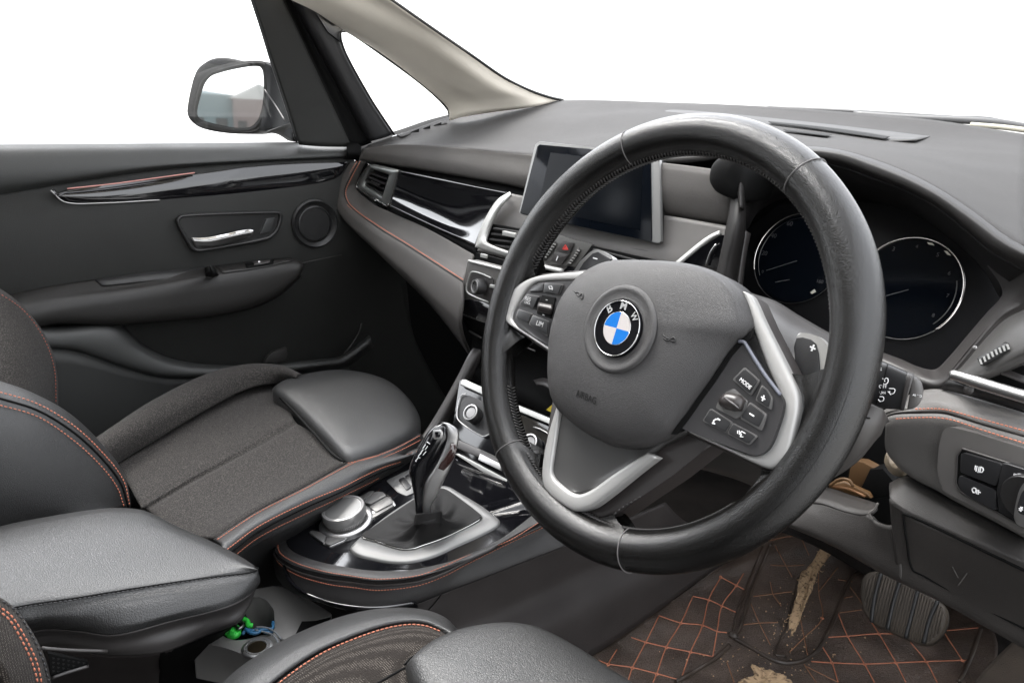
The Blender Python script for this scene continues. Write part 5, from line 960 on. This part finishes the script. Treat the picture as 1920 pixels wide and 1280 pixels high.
stitch('stitching', onpath(bf, '-10 545, 44 583, 82 636, 101 692, 104 755', 40, .0008), mat('red_thread', (.32, .10, .07), .7), bf, pitch=.0055, r=.0008, lift=.0006)
# ------------------------------------------------------------------ driver seat
ds = thing('driver_seat', 'driver seat with woven fabric and orange stitched leather edge, nearest the camera', 'seat', (.36, -.45, .05))
edge = ['400 1310 z.32, 450 1262, 520 1216, 600 1178, 680 1154, 750 1147, 800 1152, 835 1167, 851 1190 z.34', '408 1312 z.345, 458 1266, 528 1220, 606 1182, 684 1158, 750 1151, 798 1156, 832 1171, 850 1192 z.352', '440 1315 z.362, 490 1268, 560 1222, 630 1190, 700 1168, 755 1160, 796 1163, 828 1177, 849 1194 z.36', '480 1315 z.364, 520 1276, 590 1228, 650 1200, 712 1178, 760 1169, 796 1171, 826 1183, 848 1196 z.362']
le = loft('leather_edge', ['430 1340 z.20, 500 1290, 560 1250, 640 1210, 700 1190, 760 1180, 810 1180, 850 1185, 870 1200 z.20']+edge, leather, ds, nu=60, nv=5, t=.004)
wf = loft('cushion_fabric', ['478 1315 z.363, 519 1276, 589 1228, 649 1200, 711 1178, 760 1168, 797 1170, 827 1182, 850 1196 z.362', '510 1330 z.372, 550 1290, 620 1240, 680 1212, 730 1194, 770 1184, 800 1184, 828 1190, 852 1198 z.366', '600 1350 z.376, 650 1300, 700 1262, 735 1240, 765 1225, 790 1214, 812 1208, 835 1203, 856 1200 z.368', '740 1380 z.372, 760 1330, 765 1290, 768 1262, 780 1240, 800 1225, 820 1214, 840 1206, 862 1200 z.366'], fabric2, ds, nu=60, nv=6, t=.006)
for s, o in (('425 1310, 474 1264, 544 1217, 618 1183, 692 1160, 752 1153, 797 1158, 831 1173, 848 1190', le), ('490 1312, 530 1276, 598 1229, 656 1202, 716 1181, 762 1172, 797 1174, 827 1185', wf), ('460 1312, 506 1270, 576 1223, 640 1194, 706 1172, 756 1163, 796 1166, 828 1179', le)):
    stitch('stitching', onpath([le, wf], s, 50, .0008), orange, o, pitch=.0040, r=.0006, lift=.0007)
tube('seam', onpath([le, wf], '475 1314, 516 1274, 586 1226, 647 1198, 710 1176, 759 1167, 796 1169, 827 1182, 846 1195', 60, .0003), .0011, black, le, raw=True, k=6)
for s in ('852 1200, 800 1218, 772 1232, 758 1246', '700 1285, 740 1262, 762 1250'): tube('fabric_seam', onpath(wf, s, 20, .0002), .0010, black, wf, raw=True, k=5)
pillow('thigh_support', P('760 1250, 766 1240, 785 1224, 815 1206, 860 1189, 915 1179, 965 1178, 1015 1189, 1080 1222, 1150 1268, 1230 1330, 1200 1420, 1000 1480, 830 1440, 785 1320', 'z.372'), leather, ds, .018, depth=.06, pw=3, N=120)
db = loft('backrest_bolster', ['-60 1090 x.115, 0 1119, 30 1141, 62 1186, 86 1236, 99 1290, 104 1340 x.13', '-60 1105 x.135, 0 1132, 26 1154, 52 1194, 74 1240, 86 1290, 90 1340 x.15', '-60 1140 x.165, -5 1165, 15 1185, 35 1215, 52 1250, 62 1295, 66 1340 x.175', '-60 1220 x.20, -15 1230, -5 1240, 5 1255, 15 1275, 20 1300, 22 1340 x.20'], fabric2, ds, nu=40, nv=6, t=.006)
stitch('stitching', onpath(db, '-8 1121, 26 1144, 56 1188, 79 1238, 93 1290', 40, .0008), dthread, db, pitch=.005, r=.0008, lift=.0005)
for s in ('-8 1135, 20 1156, 46 1197, 67 1242, 78 1290', '-8 1143, 16 1163, 40 1203, 60 1247, 71 1290'): stitch('stitching', onpath(db, s, 40, .0008), orange, db, pitch=.0045, r=.0007, lift=.0006)

# upper backrests and head restraints, beside and behind the camera; unseen, put in to block light from the rear
for root, sx, sy in ((ps, -.37, 0), (ds, .37, -.27)):
    box('backrest_body', (sx, -.66+sy, .66), (.48, .13, .66), leather, root, rot=Matrix.Rotation(R(-12), 4, 'X'), bev=.04)
    box('headrest', (sx, -.76+sy, 1.08), (.26, .10, .17), leather, root, bev=.035)
# ------------------------------------------------------------------ dashboard, driver's side
pr = loft('driver_pad', ['1600 790 y.21, 1655 770 y.20, 1700 742 y.182, 1732 731 y.176, 1766 730 y.17, 1850 752 y.16, 1935 778 y.15', '1640 782 y.175, 1690 760 y.165, 1722 752 y.16, 1755 752 y.155, 1780 756 y.152, 1840 772 y.145, 1935 797 y.135', '1660 780 y.16, 1682 773 y.155, 1720 771 y.152, 1762 771 y.149, 1779 774 y.147, 1847 795 y.137, 1935 820 y.127', '1660 782 y.166, 1682 775.5 y.161, 1720 774 y.158, 1762 774 y.155, 1779 777 y.153, 1847 798 y.143, 1935 823 y.133', '1660 785 y.156, 1681 780 y.151, 1720 778 y.148, 1760 778 y.145, 1780 781 y.143, 1847 802 y.133, 1935 827 y.123',
   '1660 800 y.155, 1679 798 y.150, 1720 797 y.147, 1762 800 y.143, 1790 810 y.14, 1850 840 y.13, 1935 870 y.12', '1660 840 y.165, 1675 838 y.16, 1710 845 y.155, 1750 860 y.15, 1790 880 y.147, 1850 910 y.14, 1935 950 y.13', '1672 862 y.175, 1682 872 y.17, 1712 893 y.165, 1755 914 y.16, 1790 934 y.157, 1850 965 y.15, 1935 1010 y.14', '1680 865 y.22, 1692 875 y.22, 1715 893 y.22, 1755 914 y.21, 1790 934 y.20, 1850 965 y.20, 1935 1010 y.19'], mat('driver_pad_plastic', (.115, .110, .105), .5, bump=('leather', 900, .28), vary=.1), da, nu=60, nv=6, t=.003)
stitch('stitching', toward(P('1716 766.5 y.1535, 1755 766 y.151, 1779 769 y.148, 1824 781 y.141, 1935 811 y.129'), .002), orange, pr, pitch=.0032, r=.00055, ln=.0024)
stitch('stitching', toward(P('1680 785 y.1505, 1720 783 y.1475, 1757 783 y.1445, 1785 787 y.142, 1847 807.5 y.132, 1935 835 y.121'), .002), orange, pr, pitch=.0032, r=.00055, ln=.0024)
PLANES['B'] = (G(1790, 870, 'y', .126), nrm((-.24, -1, .06)))
bz = plate('switch_bezel', '1769 806, 1777 801, 1788 801, 1824 810, 1940 846, 1940 1010, 1772 922, 1761 912, 1757 873, 1761 832', mat('bezel_plastic', (.080, .076, .073), .42, bump=('noise', 1400, .1)), da, d='B0', t=.02, bev=.003, seg=4, r=.004)
ringplate('bezel_lip', P('1803 839, 1940 882, 1940 1002, 1800 925, 1790 908, 1792 852', 'B.0015'), P('1804 843, 1938 886, 1938 997, 1802 921, 1794 906, 1796 855', 'B.0015'), hardg, bz, t=.003, smooth=False)
plate('switch_well', '1802 842, 1940 884, 1940 1000, 1801 922, 1793 906, 1795 854', black, bz, d='B.0012', t=.002, bev=0)
for s in ('1802 850, 1806 849, 1879 870, 1868 911, 1860 908, 1800 885', '1799 890, 1864 917, 1868 922, 1866 957, 1803 922, 1796 906'): plate('fog_light_button', s, btn, bz, d='B.0055', t=.006, bev=.0008, seg=3, r=.002)
plate('knob_housing', '1880 868, 1890 869, 1940 885, 1940 995, 1905 978, 1872 958, 1868 920, 1874 890', btn, bz, d='B.006', t=.007, bev=.001, seg=3)
c = G(1921, 931, 'B', .008); sk_ = lathe('light_knob', [(.0155, -.002), (.0150, .002), (.0142, .003), (.001, .003)], c, PLANES['B'][1], hard, bz, n=60)
plate('knob_grip', '1920 903, 1940 895, 1940 995, 1910 985, 1900 975, 1903 950, 1910 920', silver, bz, d='B.015', t=.008, bev=.002, seg=4, r=.003)
plate('knob_grip_face', '1924 912, 1940 905, 1940 972, 1908 961, 1907 948, 1914 926', btn, bz, d='B.0155', t=.002, bev=.0004, r=.002)
yp = lambda s, w=.00055, o='B.0060': ribbons('light_symbol', s, w, white, bz, o)
yp(['1836 875, 1834 885', '1832 874, 1830 883', '1829 873, 1828 880', '1839 875, 1837 885, 1841 885, 1844 881, 1843 877, 1839 875'])
yp(['1823 916, 1826 914, 1830 916, 1829 923, 1825 923, 1823 919, 1823 916', '1832 918, 1831 925', '1835 919, 1834 926', '1836 922, 1838 923'])
ribbons('light_symbol', ['1905 889, 1904 895', '1902 888, 1901 894', '1909 888, 1908 897, 1913 896, 1915 892, 1912 888, 1909 888', '1917 890, 1916 897', '1920 891, 1919 898'], .0006, white, bz, 'B.0066')
ribbons('light_symbol', ['1911 953, 1917 955', '1914 950, 1914 958', '1911 956, 1917 951'], .0006, white, bz, 'B.0158')
# right vent and its surround
face = loft('driver_vent_surround', ['1780 702 y.162, 1800 690 y.165, 1845 637 y.18, 1885 598 y.182, 1940 572 y.17', '1784 702 y.155, 1812 690 y.15, 1860 650 y.15, 1900 620 y.15, 1940 606 y.145', '1787 703 y.148, 1837 707 y.142, 1870 692 y.138, 1900 675 y.135, 1940 655 y.13', '1790 706 y.155, 1842 712 y.16, 1880 700 y.165, 1905 690 y.165, 1940 675 y.165'], mat('vent_surround_plastic', (.050, .048, .046), .45, bump=('noise', 1300, .12)), da, nu=40, nv=6, t=.003)
plate('driver_vent', '1836 709, 1870 694, 1940 662, 1940 760, 1860 730', black, da, d='y.170', t=.003, bev=0)
for s in ('1876 697, 1940 722, 1940 727, 1874 701', '1911 678, 1940 688, 1940 693, 1908 682'): plate('vent_slat', s, hardg, da, d='y.150', t=.012, bev=.0004)
bar = tube('silver_bar', '1785 703 y.139, 1790 703, 1850 722, 1935 748 y.125', [.0038, .0046, .0046, .0046], silver, da, n=30, k=14)
loft('bar_recess', ['1775 712 y.165, 1800 722 y.155, 1860 740 y.148, 1940 762 y.14', '1764 729 y.168, 1800 738 y.162, 1860 754 y.155, 1940 776 y.148'], hard, da, nu=20, nv=2, t=.003)
tw = plate('vent_wheel_well', '1832 672, 1858 660, 1883 642, 1892 644, 1899 655, 1870 671, 1848 686, 1838 684', black, da, d='y.1425', t=.003, bev=0)
tube('vent_wheel', '1839 677 y.141, 1860 667, 1878 656, 1892 650', .0036, mat('wheel_rubber', (.02, .02, .02), .5), tw, n=20, k=12)
for i in range(8):
    f = i/7; x = 1839+51*f; y = 678-28*f-2*math.sin(f*3.14); ribbons('wheel_mark', ['%f %f, %f %f' % (x-1.5, y-4, x+1.2, y+3.5)], .0012, mat('pale_print', (.5, .5, .48), .5), tw, 'y.1370')
lathe('small_stud', [(.0016, 0), (.0013, .0008), (.0002, .001)], G(1828, 651, 'y', .186), (-.2, -1, .3), silver, da, n=12)
lathe('small_catch', [(.004, 0), (.003, .001), (.0002, .0016)], G(1816, 730, 'y', .150), (-.2, -1, .3), hardg, da, n=16)
# knee panel
kp = thing('knee_panel', 'dark plastic knee panel under the dashboard with a broken corner beside the column', 'panel', (.5, .2, .25))
kpm = mat('knee_panel_plastic', (.030, .027, .025), .48, bump=('leather', 800, .25), vary=.2)
loft('panel_top_roll', ['1668 905 y.23, 1700 892 y.21, 1755 916 y.20, 1850 964 y.19, 1940 1012 y.18', '1667 915 y.175, 1700 905 y.175, 1755 930 y.17, 1850 978 y.165, 1940 1026 y.155', '1668 931 y.160, 1687 946 y.155, 1712 960 y.152, 1850 1022 y.142, 1940 1062 y.132', '1668 945 y.158, 1690 958 y.153, 1712 972 y.151, 1850 1034 y.141, 1940 1076 y.131'], mat('knee_roll_plastic', (.040, .037, .035), .46, bump=('leather', 800, .25), vary=.1), kp, nu=40, nv=6, t=.003)
loft('panel_face', ['1667 935 y.158, 1690 952 y.154, 1712 970 y.151, 1850 1032 y.141, 1940 1074 y.131', '1672 990 y.162, 1700 1010 y.158, 1740 1030 y.155, 1850 1075 y.146, 1940 1120 y.137', '1680 1060 y.167, 1712 1070 y.165, 1780 1105 y.162, 1850 1140 y.156, 1940 1185 y.15', '1686 1089 y.170, 1732 1110 y.168, 1775 1132 y.166, 1850 1174 y.16, 1940 1224 y.155', '1690 1088 y.22, 1734 1109 y.22, 1777 1130 y.22, 1850 1170 y.22, 1940 1218 y.22'], kpm, kp, nu=40, nv=6, t=.003)
loft('panel_left', ['1470 948 y.20, 1500 935 y.20, 1540 941 y.195, 1590 958 y.185, 1628 964 y.178, 1646 981 y.17, 1690 990 y.160', '1470 965 y.19, 1510 965 y.187, 1550 985 y.182, 1600 1005 y.176, 1640 1020 y.172, 1690 1040 y.165', '1465 982 y.185, 1480 986 y.184, 1521 1002 y.182, 1572 1026 y.179, 1640 1064 y.174, 1690 1090 y.170', '1465 980 y.24, 1480 984 y.24, 1521 1000 y.24, 1572 1023 y.24, 1640 1060 y.24, 1690 1085 y.24'], kpm, kp, nu=40, nv=6, t=.003)
loft('panel_ledge', ['1500 915 y.23, 1548 913 y.23, 1600 929 y.225, 1645 943 y.22', '1500 938 y.195, 1540 942 y.193, 1590 958 y.184, 1628 962 y.178, 1640 952 y.18'], MATS['knee_roll_plastic'], kp, nu=20, nv=3, t=.003)
tube('broken_edge', '1646 943 y.175, 1640 954, 1630 963, 1645 980, 1665 986, 1674 985', .0010, mat('scuffed_plastic', (.16, .15, .14), .5), kp, n=40)
tube('panel_groove', toward(P('1693 962 y.1535, 1700 1010 y.158, 1711 1067 y.165, 1732 1079, 1792 1112 y.163, 1940 1188 y.15'), .0006), .0010, black, kp, n=80)
tube('panel_groove', toward(P('1693 962 y.153, 1732 978 y.150, 1850 1035 y.141, 1940 1078 y.131'), .0008), .0012, black, kp, n=40)
ribbons('scuff', ['1797 1096, 1802 1090, 1815 1071', '1786 1062, 1796 1082'], .0006, mat('scuff', (.07, .065, .06), .6), kp, 'y.1515')
loft('void_back', ['1520 740 y.33, 1720 760 y.33, 1760 900 y.33', '1480 980 y.33, 1640 1000 y.33, 1700 1010 y.33'], black, kp, nu=8, nv=2, t=.003)
wr = thing('exposed_connector', 'exposed orange brown bracket and black plug showing under the steering column', 'connector', tuple(G(1610, 900, 'y', .25)))
plate('bracket', '1602 864, 1618 866, 1640 878, 1628 888, 1618 914, 1600 912, 1589 900, 1593 878', wood, wr, d='y.25', t=.012, bev=.002)
plate('bracket_arm', '1552 914, 1560 908, 1583 902, 1600 912, 1626 924, 1632 934, 1605 930', wood, wr, d='y.235', t=.006, bev=.0015)
tube('wire', '1556 910 y.23, 1575 898, 1592 900, 1600 912', .0016, wood, wr, n=14); tube('wire', '1560 912 y.232, 1590 916, 1622 930', .0013, mat('brown_wire', (.25, .12, .05), .5), wr, n=14)
plate('black_plug', '1630 880, 1655 878, 1684 912, 1672 930, 1640 936, 1612 918', black, wr, d='y.245', t=.02, bev=.002)
pillow('cream_cap', P('1664 846, 1670 858, 1682 868, 1697 878, 1702 886, 1692 893, 1676 889, 1664 876, 1659 862', 'y.215'), cream, wr, .006, depth=.012)
# ------------------------------------------------------------------ driver's footwell
fm = thing('floor_mat', 'worn black quilted floor mat with orange diamond stitching and torn sandy patches', 'floor mat', (.35, .6, .02))
def matrows():
    rows = ['1040 1268 z.030, 1200 1310, 1400 1330, 1650 1350, 1900 1330', '1091 1239 z.030, 1220 1250, 1400 1262, 1620 1270, 1870 1262', '1160 1192 z.030, 1300 1190, 1450 1195, 1640 1205, 1870 1205', '1222 1151 z.032, 1340 1138, 1480 1136, 1640 1140, 1850 1150', '1285 1107 z.038, 1390 1088, 1510 1078, 1640 1080, 1810 1100', '1340 1066 z.060, 1430 1046, 1520 1034, 1640 1034, 1780 1050', '1385 1030 z.10, 1460 1006, 1540 990, 1640 985, 1750 1000', '1420 990 z.17, 1480 965, 1550 950, 1640 940, 1720 950']
    return [P(r) for r in rows]
quilt = mat('quilted_leatherette', (.050, .037, .030), .30, bump=('leather', 260, .5), vary=.9)
g = loftgrid(matrows(), 90, 10); a, b = g.shape[:2]
import mathutils
for i in range(a):
    for j in range(b):
        q = g[i, j]; n_ = mathutils.noise.noise(Vector(q*14))*.006+mathutils.noise.noise(Vector(q*45))*.0022; g[i, j, 2] += n_
Fm = [(i*b+j, i*b+j+1, (i+1)*b+j+1, (i+1)*b+j) for i in range(a-1) for j in range(b-1)]
Vm = g.reshape(-1, 3); mt = mesh('mat_sheet', Vm, facecam(Vm, Fm), quilt, fm); solid(mt, .004)
L_ = []
def zi(s): return ', '.join('%f %f' % (float(q.split()[0])/2.207+1050, float(q.split()[1])/2.207+950) for q in s.split(','))
othr = mat('bright_orange_thread', (.42, .16, .09), .6); othr2 = mat('dirty_thread', (.22, .11, .06), .8)
bright = ['665 290, 615 385, 590 490, 540 600, 500 715', '760 275, 730 325, 670 410, 650 515, 632 620', '550 370, 500 480, 440 580, 400 690, 385 725', '410 450, 355 560, 300 665, 280 725', '235 590, 200 650, 170 725', '665 290, 730 325, 768 345', '550 370, 615 385, 670 410, 735 440', '410 450, 500 480, 590 490, 650 515, 690 520', '295 540, 355 560, 440 580, 540 600, 632 620', '160 635, 200 650, 300 665, 400 690, 490 715',
  '1100 540, 1190 535, 1320 525, 1470 528', '1040 640, 1125 645, 1260 650, 1390 645, 1515 640, 1690 634', '1150 440, 1190 535, 1260 650, 1300 725', '1270 450, 1320 525, 1390 645, 1430 725', '1450 560, 1515 640, 1560 725', '1590 520, 1665 635', '1600 512, 1735 500', '1080 570, 1125 645, 1150 725']
dim = ['790 400, 825 480, 870 570', '740 490, 825 480, 900 478', '800 370, 880 360, 960 350', '880 360, 870 310', '880 360, 915 410', '870 240, 935 243, 1010 240', '890 160, 935 243, 960 290', '990 110, 1030 200', '860 140, 960 120, 1080 122', '1070 260, 1070 350, 1085 460, 1010 540, 950 600', '990 440, 1010 540, 1025 615', '1150 250, 1070 350', '1210 310, 1150 300', '690 640, 720 725', '1010 650, 1060 725', '1140 440, 1250 425', '1160 380, 1210 370', '1020 660, 1150 725', '1200 330, 1250 400, 1280 460']
for l in bright: tube('quilting_line', onpath(mt, zi(l), 26, .0006), .0010, othr, mt, raw=True, k=5)
for l in dim: tube('quilting_line', onpath(mt, zi(l), 20, .0003), .0009, othr2, mt, raw=True, k=5)
for x, y in [(665, 290), (730, 325), (615, 385), (670, 410), (500, 480), (590, 490), (355, 560), (440, 580), (540, 600), (200, 650), (300, 665), (400, 690), (1190, 535), (1320, 525), (1125, 645), (1260, 650), (1390, 645), (1515, 640), (1665, 635), (1085, 460)]:
    p, n_ = on(mt, x/2.207+1050, y/2.207+950, 0); lathe('quilting_knot', [(.0036, -.001), (.0030, .0006), (.0006, .0011)], p, n_, othr, mt, n=10)
for l, r in (('870 150, 800 330, 745 500, 720 545', .0045), ('845 150, 780 320, 735 440, 712 540', .0040), ('720 545, 800 590, 860 625, 930 648, 1000 640, 1060 600, 1110 520, 1150 420, 1200 300, 1260 250', .0048), ('700 575, 650 620, 590 660, 480 726', .0048), ('1740 505, 1700 620, 1650 726', .0045), ('90 637, 240 545, 390 438, 520 345, 640 250, 760 190', .004), ('935 620, 890 610, 935 500, 970 370, 990 290', .003)):
    tube('mat_piping', onpath(mt, zi(l), 40, .001), r*.72, mat('piping_worn', (.03, .022, .017), .45, vary=1.2), mt, raw=True, k=10)
lathe('piping_knot', [(.008, -.002), (.0075, .003), (.004, .006), (.001, .0065)], on(mt, 1375, 1192)[0], (0, 0, 1), MATS['piping_worn'], mt, n=16)
sand = mat('torn_sandy_backing', (.46, .32, .19), .95, bump=('noise', 300, 1.), col2=(.13, .085, .05), c2scale=160, c2w=.6)
def rag(name, outline, H):
    o_ = []; q = cr([(a_[0], a_[1], 0) for a_ in outline], 90, True)
    c = q.mean(0); V = []; F = []; N = len(q); rings = 6
    for k in range(rings+1):
        s = 1-k/(rings+.001)*.96
        for j in range(N):
            w = 1+rng.uniform(-.12, .10)*(k == 0); x, y = c[0]+(q[j][0]-c[0])*s*w, c[1]+(q[j][1]-c[1])*s*w
            p, n_ = on(mt, x, y, 0); V.append(p+n_*(H*(.15 if k == 0 else .5+.6*rng.rand())))
    for k in range(rings): F += [(k*N+j, k*N+(j+1) % N, (k+1)*N+(j+1) % N, (k+1)*N+j) for j in range(N)]
    F.append(tuple(rings*N+j for j in range(N))); return mesh(name, V, facecam(V, F), sand, mt)
Zp = lambda l: [(float(q.split()[0])/2.207+1050, float(q.split()[1])/2.207+950) for q in l.split(',')]
rag('torn_patch', Zp('1095 138, 1120 140, 1142 155, 1110 210, 1065 275, 1045 340, 1010 420, 985 490, 962 525, 945 500, 942 480, 965 410, 978 350, 985 290, 1020 250, 1060 200'), .006)
rag('torn_patch', Zp('790 655, 830 668, 880 680, 950 715, 960 760, 760 770, 740 725, 800 700'), .005)
for k in range(26): # frayed threads along the tear
    f = rng.rand(); x = 1110-160*f+rng.uniform(-25, 10); y = 150+350*f; w = [(x, y), (x+rng.uniform(-26, 26), y+rng.uniform(-5, 25)), (x+rng.uniform(-30, 30), y+rng.uniform(5, 45))]
    tube('frayed_thread', onpath(mt, zi(','.join('%f %f' % q for q in w)), 8, .004), .0005, sand, mt, raw=True, k=4)
V, F = [], []
for k in range(170):
    f = rng.rand(); x, y = (1480+rng.normal()*26, 1160+rng.normal()*36) if k % 2 else (1440+rng.normal()*70, 1235+rng.normal()*22)
    if y > 1278: continue
    p, n_ = on(mt, x, y, .001); s_ = rng.uniform(.0006, .0018); o = len(V)
    V += [p+s_*np.array(d_)*rng.uniform(.6, 1.2) for d_ in ((1, 0, 0), (-1, 0, 0), (0, 1, 0), (0, -1, 0), (0, 0, 1), (0, 0, -1))]
    F += [tuple(o+i for i in t_) for t_ in ((0, 2, 4), (2, 1, 4), (1, 3, 4), (3, 0, 4), (2, 0, 5), (1, 2, 5), (3, 1, 5), (0, 3, 5))]
gt = mesh('sand_grit', V, F, sand, None, smooth=False, base=tuple(V[0])); gt['kind'] = 'stuff'; gt['label'] = 'crumbs of sandy dirt scattered over the floor mat around its torn patches'; gt['category'] = 'dirt'
# carpet right of the mat and the rising toe board
tb = loft('toe_board', ['1380 985 z.20, 1500 930 z.25, 1700 900 z.28, 1950 1000 z.28', '1500 1010 z.10, 1640 1000 z.12, 1800 1040 z.10, 1960 1130 z.08', '1700 1120 z.03, 1800 1110 z.03, 1850 1140 z.03, 1960 1240 z.02'], carpet, None, nu=30, nv=6, t=.004, base=(.5, .8, 0)); tb['kind'] = 'structure'
sm = loft('sill_carpet', ['1905 1196 z.08, 1960 1250', '1850 1250 z.06, 1930 1320', '1790 1330 z.05, 1900 1400'], mat('sandy_carpet', (.055, .043, .033), .95, bump=('noise', 500, 1.), vary=.6), None, nu=12, nv=6, t=.02, base=(.6, .3, 0)); sm['kind'] = 'structure'
# brake pedal
bp = thing('brake_pedal', 'worn ribbed rubber brake pedal above the right side of the floor mat', 'pedal', tuple(G(1700, 1180, 'y', .50)))
PLANES['P'] = (G(1695, 1140, 'y', .47), nrm((.1, -.8, .6)))
PO = '1614 1098, 1618 1082, 1634 1071, 1655 1073, 1700 1092, 1745 1116, 1772 1136, 1778 1152, 1775 1172, 1764 1192, 1746 1207, 1730 1208, 1700 1198, 1660 1180, 1632 1164, 1617 1138'
ped = mat('pedal_rubber', (.035, .028, .021), .6, bump=('noise', 500, .5), vary=.8)
pd = pillow('pedal_pad', P(PO, 'P0'), ped, bp, .004, depth=.014, pw=4)
V, F = [], []
def inpoly(x, y, pl):
    c = False
    for (x1, y1), (x2, y2) in zip(pl, pl[1:]+pl[:1]):
        if (y1 > y) != (y2 > y) and x < (x2-x1)*(y-y1)/(y2-y1)+x1: c = not c
    return c
pl_ = [(float(q.split()[0]), float(q.split()[1])) for q in PO.split(',')]; pl_ = [(1695+(x-1695)*.93, 1140+(y-1140)*.93) for x, y in pl_]
dx, dy = .90, .42
for i in range(-16, 17):
    run = []
    for k in range(-50, 51):
        x = 1695+i*6*.86+k*2*(-.42)*.55; y = 1140+i*6*.46+k*2*.9
        if inpoly(x, y, pl_): run.append((x, y))
    if len(run) > 3:
        for part in range(1):
            v, f = tubegeo([G(x, y, 'P', .0048) for x, y in (run[0], run[len(run)//2], run[-1])], .0011, 5); o = len(V); V += v; F += [tuple(x+o for x in g_) for g_ in f]
rb = mesh('pedal_ribs', V, F, mat('rib_rubber', (.045, .037, .029), .6, vary=.7, spec=.3), pd)
for s in ('1652 1074, 1640 1120, 1634 1166', '1688 1088, 1674 1135, 1664 1180', '1722 1104, 1710 1150, 1698 1196', '1758 1126, 1742 1165, 1732 1206'): tube('pedal_groove', s, .0027, rubber, pd, d='P.0050', n=12)
tube('pedal_arm', '1640 1090 y.50, 1650 1050 y.55, 1660 1000 y.6', .008, black, bp, n=12)
